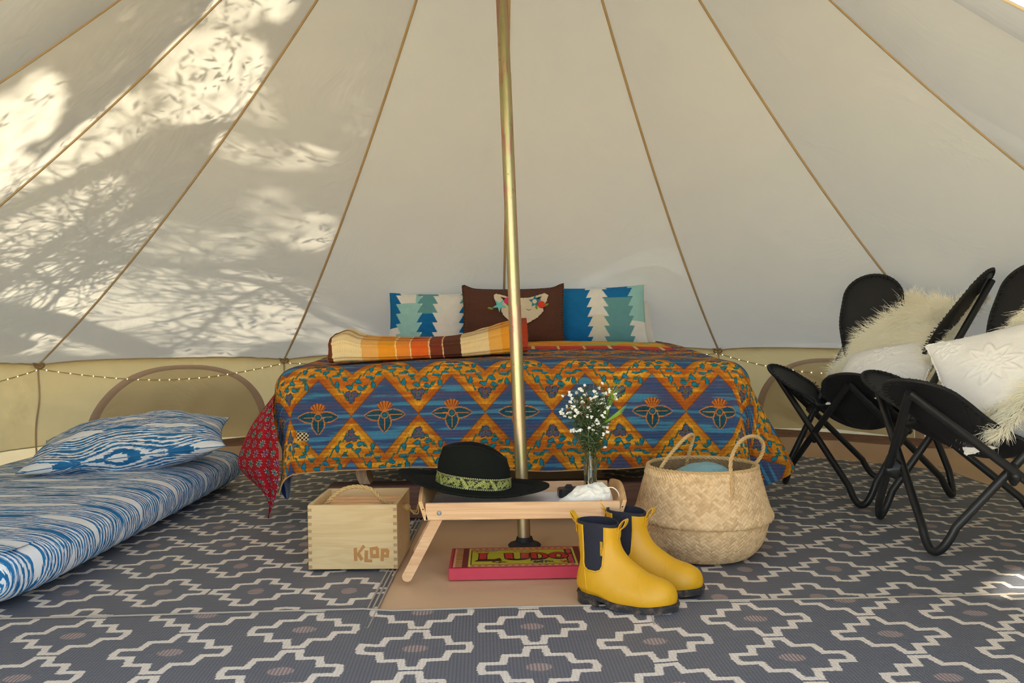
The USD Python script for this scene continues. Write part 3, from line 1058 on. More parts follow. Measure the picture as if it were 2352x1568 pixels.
pet = np.where(np.mod(ia + ib, 2)[..., None] > 0, np.array(lin(96, 128, 122)), np.array(lin(150, 84, 116)))
RC = np.where((rr_ < .0135 * (1 + .25 * np.sin(an_ * 7)))[..., None], lin(92, 40, 34), RC)
RC = np.where(((rr_ > .010) & (rr_ < .0145) & (np.sin(an_ * 8) > .5))[..., None], lin(222, 188, 160), RC)
RC = np.where((rr_ < .0095)[..., None], pet, RC)
RC = np.where((rr_ < .003)[..., None], lin(60, 40, 50), RC)
RC = RC * (0.85 + .3 * fbm(np.stack([a_ * 150, b_ * 150, a_ * 0], -1), 2, 8)[..., None])
part('turned_corner', grid(F_), 'quilt_cloth', quilt, smooth=True, col=RC.reshape(-1, 3), label='red lining with small flowers showing where the corner hangs turned out')
part('corner_hem', tube(np.concatenate([F_[0, ::6], F_[::-6, -1][::-1]]), .0026, 6), 'hem_red', quilt)
# turned-back top edge of the bedding: a strip of orange, green and red
n1, n2 = 260, 40
s, t = np.meshgrid(np.linspace(-.60, .66, n1), np.linspace(0, 1, n2), indexing='ij')
yb = 3.92 - .10 * s + t * .50
P = quilt_pt(s, yb - BF) + np.stack([0 * s, 0 * s, .003 + .004 * sm(t, 0, .2)], -1)
pt_ = fbm(np.stack([s * 13, t * 5, s * 0], -1), 2, 31)
C = np.where((pt_ > .52)[..., None], lin(160, 178, 92), lin(228, 140, 40))
C = np.where((fbm(np.stack([s * 18 + 5, t * 9, s * 0], -1), 2, 37) > .60)[..., None], lin(232, 170, 50), C)
C = np.where((t < .22)[..., None], lin(196, 62, 52), C)
C = np.where(((t < .22) & (np.abs(np.mod(s * 9, 1) - .5) < .06))[..., None], lin(232, 190, 120), C)
fe = thing('bedspread', 'orange, green and red bedspread folded flat across the bed before the cushions', 'bedspread')
part('folded_cloth', sheet(P[:, ::-1], .005), 'printed_cloth', fe, smooth=True, col=np.vstack([C[:, ::-1].reshape(-1, 3)] * 2))

# navy sheet corner that hangs below the quilt at the left
n1, n2 = 40, 60
s, t = np.meshgrid(np.linspace(0, 1, n1), np.linspace(0, 1, n2), indexing='ij')
hang = .155 + .05 * np.sin(s * 4.2 + .4) - .06 * s ** 3
P = np.stack([-.800 + .058 * s - .012 * t, 3.135 + .012 * np.sin(s * 7) + .02 * t, .295 - hang * t - .01], -1)
mask = (fbm(np.stack([s * 2.2, t * 2.0, s * 0], -1), 2, 91) > .63) | (np.abs(s - .62 - .1 * np.sin(t * 7)) < .09)
C = np.where(mask[..., None], lin(96, 100, 112), lin(14, 30, 66))
sh = thing('bed_sheet', 'navy and grey bed sheet corner hanging below the quilt beside its red lining', 'sheet')
part('hanging_corner', sheet(P, .002), 'printed_cloth', sh, smooth=True, col=np.vstack([C.reshape(-1, 3)] * 2))


# ---------------------------------------------------------------- cushions on the bed
def pad(w, h, t, n=40, pinch=.10, seed=1, wr=.006, power=2.4):
    """A stuffed cushion in its own xz plane (front towards -y): (front grid, back grid, u, v)."""
    u, v = np.meshgrid(np.linspace(-1, 1, n), np.linspace(-1, 1, n), indexing='ij')
    e = (1 - np.abs(u) ** power) * (1 - np.abs(v) ** power)
    thick = t / 2 * np.clip(e, 0, 1) ** .55
    inx = 1 - pinch * (1 - np.abs(v) ** 2.2) * .55 
    inz = 1 - pinch * (1 - np.abs(u) ** 2.2)
    x, z = u * w / 2 * inx, v * h / 2 * inz
    k = (fbm(np.stack([u * 2.2, v * 2.2, u * 0 + seed], -1), 3, seed) - .5) * wr * 4 * np.clip(e * 4, 0, 1)
    F = np.stack([x, -thick - k, z], -1)
    B = np.stack([x, thick + k, z], -1)
    return F, B, u, v


def pad_mesh(F, B):
    v1, f1 = grid(F)
    v2, f2 = grid(B[::-1])
    m = trimesh.Trimesh(np.vstack([v1, v2]), np.vstack([f1, f2 + len(v1)]), process=False)
    return m


def place(m, at, lean=0.0, yaw=0.0, roll=0.0):
    T = trimesh.transformations.translation_matrix(at) @ R(yaw, [0, 0, 1]) @ R(-lean, [1, 0, 0]) @ R(roll, [0, 1, 0])
    if isinstance(m, np.ndarray):
        return m @ T[:3, :3].T + T[:3, 3]
    m = m.copy()
    m.apply_transform(T)
    return m


def saw(v, n, amp):
    """Pine-tree edge: slants out, then steps back."""
    f = np.mod(v * n, 1)
    return amp * (1 - f)


DB, TE, AQ, WH, CRM = lin(24, 112, 172), lin(104, 158, 164), lin(158, 206, 204), lin(236, 232, 226), lin(226, 220, 204)


def tree_left(u, v):
    U, V_ = (u + 1) / 2, (v + 1) / 2
    e = saw(V_, 6.3, .060)
    C = np.ones(u.shape + (3,)) * WH
    C = np.where((U < .40)[..., None] & (U < .36 + 0 * e)[..., None], AQ, C)
    C = np.where((V_ > .80)[..., None] & (U < .30)[..., None], WH, C)
    C = np.where((U < .075 + e)[..., None], np.where((V_ > .42)[..., None], DB, WH), C)
    c = np.abs(U - .43)
    C = np.where((c < .055 + e)[..., None], np.where((V_ > .62)[..., None], TE, DB), C)
    c = np.abs(U - .90)
    C = np.where((c < .06 + e)[..., None], np.where((V_ > .74)[..., None], TE, DB), C)
    return C


def tree_right(u, v):
    U, V_ = (u + 1) / 2, (v + 1) / 2
    e = saw(V_, 6.3, .060)
    C = np.ones(u.shape + (3,)) * DB
    C = np.where((U < .02 + e)[..., None], TE, C)
    c = np.abs(U - .46)
    C = np.where((c < .060 + e)[..., None], np.where((V_ > .50)[..., None], WH, CRM), C)
    s2 = U > .46
    C = np.where((s2 & (c >= .060 + e) & (V_ < .78))[..., None], TE, C)
    C = np.where((U > .86 - e)[..., None], np.where((V_ > .40)[..., None], AQ, WH), C)
    C = np.where((V_ < .06)[..., None], CRM, C)
    return C


plain('piping_white', lin(228, 226, 220), 0.85)
CZ = .70
for nm, fn, at, lab, roll in (('left', tree_left, (-.387, 4.55, CZ - .008), 'blue and white cushion with pine-tree zigzags, left of the brown cushion', 0.5),
                        ('right', tree_right, (.446, 4.55, CZ + .012), 'blue and white cushion with pine-tree zigzags, right of the brown cushion', -1.5)):
    F, B, u, v = pad(.465, .335, .15, 150, .07, 4 if nm == 'left' else 9)
    c = thing('cushion', lab, 'cushion')
    m = place(pad_mesh(F, B), at, 14, 0, roll)
    col = np.vstack([fn(u, v).reshape(-1, 3), np.ones((u.size, 3)) * lin(228, 226, 220)])
    part('cover', m, 'printed_cloth', c, smooth=True, col=col)
    rim = np.concatenate([F[:, 0], F[-1, 1:], F[::-1][1:, -1], F[0, ::-1][1:]])
    part('seam', tube(place(rim, at, 14, 0, roll)[::3], .002, 5), 'piping_white', c)
F, B, u, v = pad(.46, .27, .13, 40, .06, 14)
wp = thing('pillow', 'plain white pillow whose corner shows behind the right-hand blue cushion', 'pillow')
part('cover', place(pad_mesh(F, B), (.50, 4.665, .675), 26, 4, -3), 'white_cotton', wp, smooth=True)

# brown felt cushion with an animal face
plain('brown_felt', lin(84, 50, 38), 0.95, 0.12, 90, 0.003)
plain('brown_felt_edge', lin(70, 38, 28), 0.95, 0.12, 90)
plain('cream_fleece', lin(216, 202, 178), 0.95, 0.12, 220, 0.004)
plain('aqua_felt', lin(104, 190, 190), 0.95)
plain('blue_felt', lin(34, 122, 142), 0.95)
plain('pink_felt', lin(206, 52, 104), 0.95)
plain('red_felt', lin(214, 56, 44), 0.95)
plain('orange_felt', lin(236, 150, 70), 0.95)
plain('leaf_felt', lin(120, 140, 58), 0.95)
plain('dark_thread', lin(40, 30, 26), 0.9)
plain('stitch_thread', lin(150, 120, 100), 0.9)
BAT, BLEAN = (.008, 4.445, .727), 12
F, B, u, v = pad(.50, .285, .13, 60, .075, 22)
bc = thing('cushion', 'brown felt cushion with a cream animal face and felt flowers at mid bed', 'cushion')
# ears of cloth at the upper corners
kx = np.exp(-(((np.abs(u) - 1) / .14) ** 2) - ((v - 1) / .16) ** 2)
for Z in (F, B):
    Z[..., 2] += .018 * kx
part('cover', place(pad_mesh(F, B), BAT, BLEAN), 'brown_felt', bc, smooth=True)
rim = np.concatenate([F[:, 0], F[-1, 1:], F[::-1][1:, -1], F[0, ::-1][1:]])
rm = place(rim, BAT, BLEAN)
part('edge_flange', tube(rm[::2], .0042, 6), 'brown_felt_edge', bc)
part('stitching', cat(*[box(.004, .0015, .0015, q + np.array([0, -.0045, 0])) for q in rm[::3]]), 'stitch_thread', bc, kind='stuff')


def felt(outline, h=.003, off=.0):
    """A felt cut-out laid on the front of the brown cushion. outline: polygon in cushion x, z (metres)."""
    pg = sg.Polygon(outline).buffer(0)
    m = extrude(pg, h)
    m = m.subdivide().subdivide()
    v = np.array(m.vertices)
    U, W = np.clip(v[:, 0] / .25 / .97, -1, 1), np.clip(v[:, 1] / .1425 / .95, -1, 1)
    e = np.clip((1 - np.abs(U) ** 2.4) * (1 - np.abs(W) ** 2.4), 0, 1)
    y = -.065 * e ** .55 - v[:, 2] - off - .006
    m.vertices = np.stack([v[:, 0], y, v[:, 1]], 1)
    m.faces = m.faces[:, ::-1]
    return place(m, BAT, BLEAN)


def px(x, y):
    """Cushion coordinates of a point in the close-up (5.88 px per photo pixel)."""
    return ((x - 1760) / 5.88 * .00222 - .001, (535 - y) / 5.88 * .00222)


rngf = np.random.default_rng(3)
face = [px(*q) for q in [(1522, 268), (1580, 276), (1640, 296), (1760, 335), (1900, 335), (1990, 325), (2100, 288), (2180, 264), (2216, 292), (2190, 380), (2150, 440), (2145, 520), (2080, 590), (2000, 640), (1900, 690), (1830, 730), (1760, 690), (1690, 620), (1630, 560), (1610, 500), (1610, 440), (1550, 390), (1515, 330)]]
fp = np.concatenate([np.linspace(face[i], face[(i + 1) % len(face)], 9)[:-1] for i in range(len(face))])
fp = fp + rngf.normal(size=fp.shape) * .0011
part('face', felt(fp, .005), 'cream_fleece', bc, smooth=False, label='cream fleece animal face')
for tri in ([(1600, 318), (1690, 340), (1650, 372)], [(2050, 340), (2130, 312), (2090, 366)]):
    part('ear_lining', felt([px(*q) for q in tri], .002, .0066), 'dark_thread', bc)
def star(cx, cy, n, r1, r2, rot=0):
    return [px(cx + (r1 if k % 2 == 0 else r2) * math.cos(rot + k * math.pi / n), cy + (r1 if k % 2 == 0 else r2) * math.sin(rot + k * math.pi / n)) for k in range(2 * n)]
part('felt_flower', felt(star(1585, 435, 5, 95, 34, .3), .004, .006), 'aqua_felt', bc)
part('felt_flower', felt(star(2045, 385, 5, 82, 40, .9), .004, .006), 'blue_felt', bc)
part('flower_centre', felt(star(2038, 388, 8, 30, 28), .003, .010), 'cream_fleece', bc)
for (cx, cy, r, mat) in ((1690, 375, 44, 'pink_felt'), (2125, 428, 46, 'red_felt'), (1800, 335, 34, 'orange_felt')):
    w = np.linspace(0, 5 * np.pi, 60)
    part('felt_rose', felt([px(cx + r * math.cos(q) * (1 + .05 * math.sin(5 * q)), cy + r * math.sin(q)) for q in np.linspace(0, 2 * np.pi, 24)[:-1]], .008, .006), mat, bc)
for cx, cy, rot in ((1470, 470, .3), (1710, 430, .4), (1770, 385, .2), (2185, 430, 2.6), (2060, 455, 1.5)):
    lf = [px(cx + 38 * math.cos(q) * math.cos(rot) - 15 * math.sin(q) * math.sin(rot), cy + 38 * math.cos(q) * math.sin(rot) + 15 * math.sin(q) * math.cos(rot)) for q in np.linspace(0, 2 * np.pi, 14)[:-1]]
    part('felt_leaf', felt(lf, .003, .006), 'leaf_felt', bc)
def on_face(x, y):
    a, b = px(x, y)
    m = felt([(a, b), (a + .001, b), (a, b + .001)], .001, .0058)
    return m.vertices.mean(0)
part('closed_eye', tube([on_face(1738 + 62 * t, 488 + 14 * math.sin(np.pi * t)) for t in np.linspace(0, 1, 9)], .0011, 5), 'dark_thread', bc)
part('closed_eye', tube([on_face(1930 + 62 * t, 488 + 14 * math.sin(np.pi * t)) for t in np.linspace(0, 1, 9)], .0011, 5), 'dark_thread', bc)
part('nose', felt(star(1832, 605, 6, 14, 12), .004, .006), 'dark_thread', bc)

# ---------------------------------------------------------------- folded plaid blanket
n1, n2 = 420, 90
u, w = np.meshgrid(np.linspace(0, 1, n1), np.linspace(0, 1, n2), indexing='ij')
yc = 3.33 + .30 * u
zt = quilt_pt(np.array([.0]), np.array([.3]))[0, 2] - .006
hh = .084 - .030 * np.sin(np.pi * np.clip(u * 1.05, 0, 1)) ** 1.2 * .6 + .026 * sm(u, .55, 1.0) + .018 * np.exp(-((u - .07) / .05) ** 2)
dd = .105
ang = 2 * np.pi * w
cx_, sx_ = np.cos(ang + np.pi / 2), np.sin(ang + np.pi / 2)
e = .42
Yc = np.sign(cx_) * np.abs(cx_) ** e * dd * .95
Zc = (np.sign(sx_) * np.abs(sx_) ** .55 + 1) / 2 * hh
fold_line = .006 * np.sin(w * 2 * np.pi * 9) * (np.abs(cx_) > .8)
Yc = Yc + fold_line
Xb = -.655 + .715 * u
P = np.stack([Xb - .12 * (Yc / dd) * 0, yc + Yc - .02 * (1 - Zc / .08), zt + Zc + .010 * sm(u, .6, 1) + .010 * u], -1)
P[..., 2] += .026 * (Yc + dd) / (2 * dd) * (Zc / .084)
P[..., 2] += .004 * (fbm(np.stack([u * 20, w * 6, u * 0], -1), 2, 3) - .5)
bands = [(.000, (110, 58, 34)), (.024, (240, 214, 160)), (.160, (236, 176, 96)), (.240, (238, 156, 36)), (.322, (246, 210, 150)), (.328, (238, 142, 50)), (.394, (246, 206, 150)), (.400, (232, 104, 36)), (.486, (240, 196, 140)), (.494, (128, 58, 36)), (.556, (236, 190, 140)), (.562, (92, 52, 36)), (.652, (240, 212, 158)), (.800, (238, 176, 84)), (.868, (236, 158, 44)), (.945, (170, 62, 34))]
uu = u + .012 * (Zc / .08)
bi = np.clip(np.searchsorted([b[0] for b in bands], uu.ravel(), 'right') - 1, 0, len(bands) - 1)
C = np.array([lin(*b[1]) for b in bands])[bi].reshape(u.shape + (3,))
knit = np.sin(u * 2 * np.pi * 190) * np.sin(w * 2 * np.pi * 48)
chk = ((uu > .03) & (uu < .32)) | ((uu > .66) & (uu < .94))
C = C * (1 + .16 * knit[..., None])
crossb = (Zc > hh * .86)
C = np.where((crossb & (np.sin(Yc * 95 + 1) > .35))[..., None], C * .55 + np.array(lin(150, 70, 40)) * .45, C)
C = np.where((chk & (np.sin(w * 2 * np.pi * 24) > .3) & (np.sin(u * 2 * np.pi * 95) > -.2))[..., None], C * .72 + np.array(lin(222, 150, 80)) * .28, C)
bl = thing('blanket', 'orange, cream and brown plaid wool blanket folded flat on the bed', 'blanket')
ends = []
v1, f1 = grid(P)
m = trimesh.Trimesh(v1, f1[:, ::-1], process=False)
part('folded_wool', m, 'printed_cloth', bl, smooth=True, col=C.reshape(-1, 3))
plain('blanket_edge', lin(120, 66, 44), 0.95, 0.2, 150, .002)
for i in (0, n1 - 1):
    c0 = P[i].mean(0)
    ring = P[i]
    cap = trimesh.Trimesh(np.vstack([ring, c0 + [(-.006 if i == 0 else .006), 0, 0]]), np.array([[k, k + 1, n2] for k in range(n2 - 1)]), process=False)
    part('folded_end', cap, 'blanket_edge', bl, smooth=True)

# ---------------------------------------------------------------- wooden game crate
wood('birch', lin(214, 184, 132), lin(196, 162, 110), 'x', 0.5)
wood('birch_end', lin(182, 148, 102), lin(150, 116, 76), 'z', 3.0)
wood('pine', lin(226, 176, 118), lin(204, 142, 88), 'x', 0.8)
plain('burnt_brown', lin(176, 122, 62), 0.7, 0.10, 50)
plain('sisal', lin(196, 162, 104), 0.9, 0.22, 260, 0.002)
W_, D_, H_ = .249, .262, .179
ct = thing('wooden_crate', 'pale wooden game crate with finger-jointed corners and rope handle, left of the tray', 'crate', (-.447, 2.634, .0105), -1.2)
tk = .011
part('front_panel', box(W_, tk, H_, (0, -D_ / 2 + tk / 2, H_ / 2), .0012), 'birch', ct)
part('back_panel', box(W_, tk, H_, (0, D_ / 2 - tk / 2, H_ / 2), .0012), 'birch', ct)
for sx in (-1, 1):
    side = box(tk, D_ - 2 * tk - .0006, H_, (sx * (W_ / 2 - tk / 2), 0, H_ / 2))
    part('side_panel', side, 'birch', ct)
part('bottom_panel', box(W_ - 2 * tk, D_ - 2 * tk, .008, (0, 0, .008)), 'birch', ct)
for sx in (-1, 1):
    for k in range(9):
        z = .0055 + k * .0198
        part('finger_joint', box(tk * .95, .0012, .0085, (sx * (W_ / 2 - tk * .52), -D_ / 2 - .0001, z + .002)), 'birch_end', ct)
part('lid', box(W_ - 2 * tk - .004, D_ - 2 * tk - .004, .008, (0, 0, H_ - .030)), 'pine', ct, label='orange-toned board set down inside the rim')
for k in range(4):
    part('game_log', tube([(-W_ / 2 + tk + .012, -.07 + k * .048, H_ - .022), (W_ / 2 - tk - .012, -.07 + k * .048, H_ - .022)], .0075, 12), 'pine', ct, smooth=40)
hp = spline([(-.128, -.02, .152), (-.108, -.04, .156), (-.092, -.055, .165), (-.072, -.062, .186), (-.045, -.06, .207), (-.012, -.055, .216), (.022, -.05, .213), (.046, -.05, .203), (.058, -.048, .188), (.078, -.044, .170), (.104, -.035, .158), (.130, -.02, .150)], 90)
hd = part('rope_handle', rope(hp, .0062, 6.0), 'sisal', ct, smooth=True)
for sx in (-1, 1):
    kn = cat(ball(.011, (sx * .137, -.02, .150), 2, (1, 1.1, .9)), *[tube(spline([(sx * .137, -.02, .150), (sx * (.150 + .006 * q), -.022 + .006 * (q % 3), .142 - .004 * q), (sx * (.158 + .004 * q), -.028 + .010 * (q % 3), .130 + .010 * q)], 6), .0018, 5) for q in range(4 if sx > 0 else 0)])
    part('knot', kn, 'sisal', hd, smooth=True)
fr = R(90, [1, 0, 0])


def burnt(rings, holes=()):
    q = lambda p: ((p[0] - 150) / 1388 * W_ - W_ / 2, (1410 - p[1]) / 1010 * H_)
    pg = shapely.unary_union([sg.Polygon([q(p) for p in r]) for r in rings])
    for h in holes:
        pg = pg.difference(sg.Polygon([q(p) for p in h]))
    m = extrude(pg, .0006)
    m.apply_transform(fr)
    m.apply_translation((0, -D_ / 2 - .00005, 0))
    return m


part('letter', burnt([[(858, 1075), (910, 1068), (915, 1278), (862, 1280)], [(905, 1165), (1005, 1022), (1042, 1060), (955, 1155), (1005, 1245), (970, 1282), (905, 1185)]]), 'burnt_brown', ct, smooth=False, label='burnt letter K')
part('letter', burnt([[(1030, 1112), (1082, 1118), (1078, 1252), (1143, 1258), (1143, 1305), (1018, 1298)]]), 'burnt_brown', ct, smooth=False, label='burnt letter L')
part('letter', burnt([[(1105, 1070), (1230, 1050), (1235, 1075), (1252, 1080), (1255, 1235), (1115, 1238)]], [[(1158, 1110), (1200, 1108), (1202, 1170), (1155, 1172)]]), 'burnt_brown', ct, smooth=False, label='burnt letter O')
part('letter', burnt([[(1280, 1088), (1388, 1088), (1415, 1125), (1400, 1235), (1325, 1225), (1322, 1285), (1270, 1285)]], [[(1332, 1150), (1358, 1150), (1358, 1178), (1330, 1178)]]), 'burnt_brown', ct, smooth=False, label='burnt letter P')
m = meshkit.text_mesh('TM', .0022, .0004)
m.apply_transform(fr)
m.apply_translation((.0885, -D_ / 2 - .0001, .0245))
part('trade_mark', m, 'burnt_brown', ct, smooth=False)

# ---------------------------------------------------------------- breakfast tray on folding legs
wood('tray_wood', lin(226, 184, 136), lin(198, 148, 104), 'x', 0.6)
wood('tray_end_wood', lin(224, 178, 120), lin(196, 146, 96), 'y', 0.6)
plain('steel', lin(150, 156, 165), 0.3, 0.05, 60, 0, metallic=1.0)
plain('white_board', lin(214, 212, 212), 0.45, 0.03, 20)
TX0, TX1, TY0, TY1, TZ = -.232, .276, 2.352, 2.672, .182
tr_ = thing('breakfast_tray', 'pale wooden breakfast tray with curved ends on folding legs, behind the yellow boots', 'tray', (0, 0, 0.001))
L_ = TX1 - TX0
part('front_rail', box(L_, .012, .044, ((TX0 + TX1) / 2, TY0 + .006, TZ + .015), .0015), 'tray_wood', tr_)
part('back_rail', box(L_, .012, .044, ((TX0 + TX1) / 2, TY1 - .006, TZ + .015), .0015), 'tray_wood', tr_)
part('base_board', box(L_, TY1 - TY0 - .024, .006, ((TX0 + TX1) / 2, (TY0 + TY1) / 2, TZ + .004)), 'white_board', tr_, label='white board surface of the tray')
for sx, xx in ((-1, TX0), (1, TX1)):
    y = np.linspace(-.5, .5, 30) * (TY1 - TY0)
    zt = .0445 + .021 * np.cos(y / (TY1 - TY0) * np.pi)
    pg = sg.Polygon(np.r_[np.c_[y, zt], [[y[-1], -.006], [y[0], -.006]]])
    m = extrude(pg, .010)
    T = np.eye(4)
    T[:3, 0], T[:3, 1], T[:3, 2] = [0, 1, 0], [0, 0, 1], [1, 0, 0]
    m.apply_transform(T)
    m.apply_transform(R(sx * 17, [0, 1, 0]))
    m.apply_translation((xx - .005, (TY0 + TY1) / 2, TZ - .002))
    e = part('end_board', m, 'tray_end_wood', tr_, smooth=20)
    for yy in (TY0 + .004, TY1 - .004):
        part('nail_hole', ball(.0022, (xx + sx * .006, yy - .003, TZ + .022), 1), 'dark_thread', e)
for sx, xt, xf in ((-1, TX0 + .036, TX0 - .058), (1, TX1 - .034, TX1 + .050)):
    for yy in (TY0 + .020, TY1 - .020):
        a, b = np.array([xt, yy, TZ + .006]), np.array([xf, yy, .0125])
        d = (b - a); Ln = np.linalg.norm(d); d /= Ln
        half = .0135
        n_ = 7
        w = np.linspace(0, np.pi, n_)
        pg = sg.Point(0, 0).buffer(half).union(sg.box(-half, 0, half, Ln - half)).union(sg.Point(0, Ln - half).buffer(half))
        m = extrude(pg, .011)
        T = np.eye(4)
        X = np.array([-d[2], 0, d[0]])
        T[:3, 0], T[:3, 1], T[:3, 2] = X, d, [0, -1 if X[0] * 0 - 1 else 1, 0]
        T[:3, 2] = np.cross(X, d)
        m.apply_transform(T)
        m.apply_translation(a - T[:3, 2] * .0055)
        lg = part('leg', m, 'tray_wood', tr_, smooth=30)
    q = lathe([(0, .003), (.004, .003), (.0055, .002), (.006, 0), (0, 0)], 20)
    q.apply_transform(R(90, [1, 0, 0]))
    q.apply_translation((xt, TY0, TZ + .012))
    bo = part('bolt', q, 'steel', tr_, smooth=30, label='round steel bolt head')
    part('bolt_pin', ball(.0014, (xt, TY0 - .003, TZ + .012), 1), 'steel', bo)

# ---------------------------------------------------------------- hat
plain('dark_felt', lin(20, 22, 17), 0.95, 0.16, 120, 0.001, specular_ior_level=0.15)
HC = np.array([-.114, 2.520, .2345])
nu, nv = 96, 60
th = np.linspace(0, 2 * np.pi, nu)
cr = []
for v in np.linspace(0, 1, nv):
    if v < .45:      # brim from its edge inwards
        f = v / .45
        r = 1 - f * .49
        rx, ry = .212 * r + .0, .158 * r
        z = .014 * sm(r, .80, 1.0) + .004 * np.cos(2 * th) * r - .012 * np.sin(th) ** 2 * sm(r, .6, 1) + .003
        cr.append(np.stack([rx * np.cos(th), ry * np.sin(th), z + 0 * th], 1))
    else:            # crown
        f = (v - .45) / .55
        k = np.clip(f / .80, 0, 1)
        rx = .1045 - .006 * k - .007 * sm(k, .6, 1)
        ry = .091 - .012 * k - .010 * sm(k, .6, 1)
        top = sm(f, .80, 1.0)
        s_ = 1 - top * .97
        X = rx * np.cos(th) * s_ - .004 * k
        Y = ry * np.sin(th) * s_
        zr = .121 - .030 * (np.clip((X + .015) / .1, -1, 1)) ** 2 * (np.where(X > -.015, 1.0, .7))
        dent = .022 * np.exp(-(Y / .022) ** 2) * sm(.1 - np.abs(X), 0, .06)
        z = (zr - .010) * (1 - (1 - k) ** 1.0) * (1 - .0) + top * .010 - dent * top
        pin = .010 * np.exp(-((np.cos(th) - .9) / .25) ** 2) * k
        cr.append(np.stack([X, Y * (1 - pin * 12 * sm(np.cos(th), .3, 1)), z + .003], 1))
cr = np.array(cr)
tilt = R(6.2, [0, 1, 0])


def hat_place(P):
    return P @ tilt[:3, :3].T + HC


hat = thing('hat', 'black wide-brimmed felt hat with a green paisley band, lying on the breakfast tray', 'hat')
brim, crown = cr[:28], cr[27:]
part('brim', sheet(hat_place(brim), -.0035), 'dark_felt', hat, smooth=60)
v, f = grid(hat_place(crown))
part('crown', trimesh.Trimesh(v, f, process=False), 'dark_felt', hat, smooth=True)
# band: woven ribbon round the foot of the crown
n1, n2 = 900, 44
a = np.linspace(0, 2 * np.pi, n1)
w = np.linspace(0, 1, n2)
A, Wd = np.meshgrid(a, w, indexing='ij')
hgt = .032
rx, ry = .1065 - .006 * Wd * .35, .0935 - .006 * Wd * .35
P = np.stack([rx * np.cos(A), ry * np.sin(A), .0055 + Wd * hgt], -1)
sarc = A * .1
dk, gl, yl = np.array(lin(44, 44, 30)), np.array(lin(150, 156, 78)), np.array(lin(206, 204, 140))
C = np.ones(P.shape) * dk
zz = (Wd - .5) * hgt
pp = .0785
m1 = np.mod(sarc, pp)
for cx, cz, sl, Lp, Wp in ((.018, 0, .75, .0175, .0052), (.057, 0, -.75, .0175, .0052)):
    dx, dz = m1 - cx, zz - cz
    c_, s_ = math.cos(sl), math.sin(sl)
    e1, e2 = dx * c_ + dz * s_, -dx * s_ + dz * c_ + .0020 * np.sin((dx * c_ + dz * s_) * 120)
    wv = Wp * np.sqrt(np.clip(1 - (e1 / Lp) ** 2, 0, 1)) * (1 + .4 * e1 / Lp)
    C = np.where(((np.abs(e1) < Lp) & (np.abs(e2) < wv))[..., None], gl, C)
    C = np.where(((np.abs(e1) < Lp * .8) & (np.abs(e2) < wv * .55))[..., None], gl * .5, C)
    C = np.where(((np.abs(e1) < Lp * .8) & (np.abs(np.mod(e1, .005) - .0025) < .0012) & (np.abs(e2) < wv * .4))[..., None], yl * .8, C)
for cx, cz in ((.0375, -.001), (.0762, .001), (-.0023, .001)):
    r, t_ = np.hypot(m1 - cx, zz - cz), np.arctan2(zz - cz, m1 - cx)
    C = np.where((r < .0082 * (1 + .2 * np.sin(7 * t_)))[..., None], gl * (0.7 + 22 * r[..., None]), C)
    C = np.where((r < .0035)[..., None], gl * .45, C)
sw = np.abs(zz - .0085 * np.sin(m1 / pp * 4 * np.pi)) < .0007
C = np.where(sw[..., None], yl * .8, C)
tiny = fbm(np.stack([sarc * 400, zz * 400, 0 * zz], -1), 2, 3)
C = np.where(((tiny > .63) & (np.abs(zz) < .011))[..., None], gl * .8, C)
C = np.where((np.abs(np.abs(zz) - .0122) < .0006)[..., None], yl, C)
C = np.where(((np.abs(np.abs(zz) - .0147) < .0008) & (np.mod(sarc, .0058) < .0036))[..., None], yl, C)
part('band', sheet(hat_place(P[:, ::-1]), .001), 'printed_cloth', hat, smooth=True, col=np.vstack([C[:, ::-1].reshape(-1, 3)] * 2), label='dark ribbon band woven with green paisley leaves')

# ---------------------------------------------------------------- small things on the tray
plain('black_plastic', lin(34, 31, 32), 0.35, 0.05, 60)
pb = thing('clip_box', 'small black plastic box with a clip on top, on the tray beside the bottle', 'box', (.157, 2.585, TZ + .0085), 4)
oct_ = sg.Polygon([(-.031, -.020), (-.024, -.027), (.024, -.027), (.031, -.020), (.031, .020), (.024, .027), (-.024, .027), (-.031, .020)])
bs = part('body', cat(extrude(oct_, .020), extrude(shapely.affinity.scale(oct_, .93, .93) if hasattr(shapely, 'affinity') else oct_.buffer(-.002), .023)), 'black_plastic', pb, smooth=False)
part('clip', cat(box(.022, .010, .006, (0, 0, .027), .001), box(.016, .006, .006, (0, 0, .031), .001)), 'black_plastic', pb)

# bag: soft pouch
n1, n2 = 120, 60
u, v = np.meshgrid(np.linspace(0, 1, n1), np.linspace(0, 2 * np.pi, n2), indexing='ij')
half = .036 * np.clip(u / .30, 0, 1) ** .8 * (1 - .35 * sm(u, .80, 1.0)) * np.sqrt(np.clip((1.004 - u) / .08, 0, 1))
hgt = .060 * np.clip(u / .5, 0, 1) ** .75 * (1 - .25 * sm(u, .8, 1)) * np.sqrt(np.clip((1.004 - u) / .06, 0, 1))
k = fbm(np.stack([u * 5, np.cos(v) * 1.3, np.sin(v) * 1.3], -1), 3, 12) - .5
ridge = .0022 * np.sin(v * 7 + u * 9) * sm(u, .5, .95)
cy = np.cos(v) * (half * (1 + k * .5) + ridge)
cz = (np.maximum(np.sin(v), -.55) + .55) / 1.55 * (hgt * (1 + k * .7)) + ridge * (np.sin(v) > 0)
P = np.stack([-.088 + .160 * u + .004 * np.sin(v) * k, cy * 1.15 + .008 * u, cz], -1)
po = thing('pouch', 'white cotton drawstring pouch lying on the tray in front of the bottle', 'pouch', (.196, 2.440, TZ + .008), 2)
vv, ff = grid(P)
plain('pouch_cotton', lin(238, 230, 214), 0.95, 0.05, 140, 0.0012)
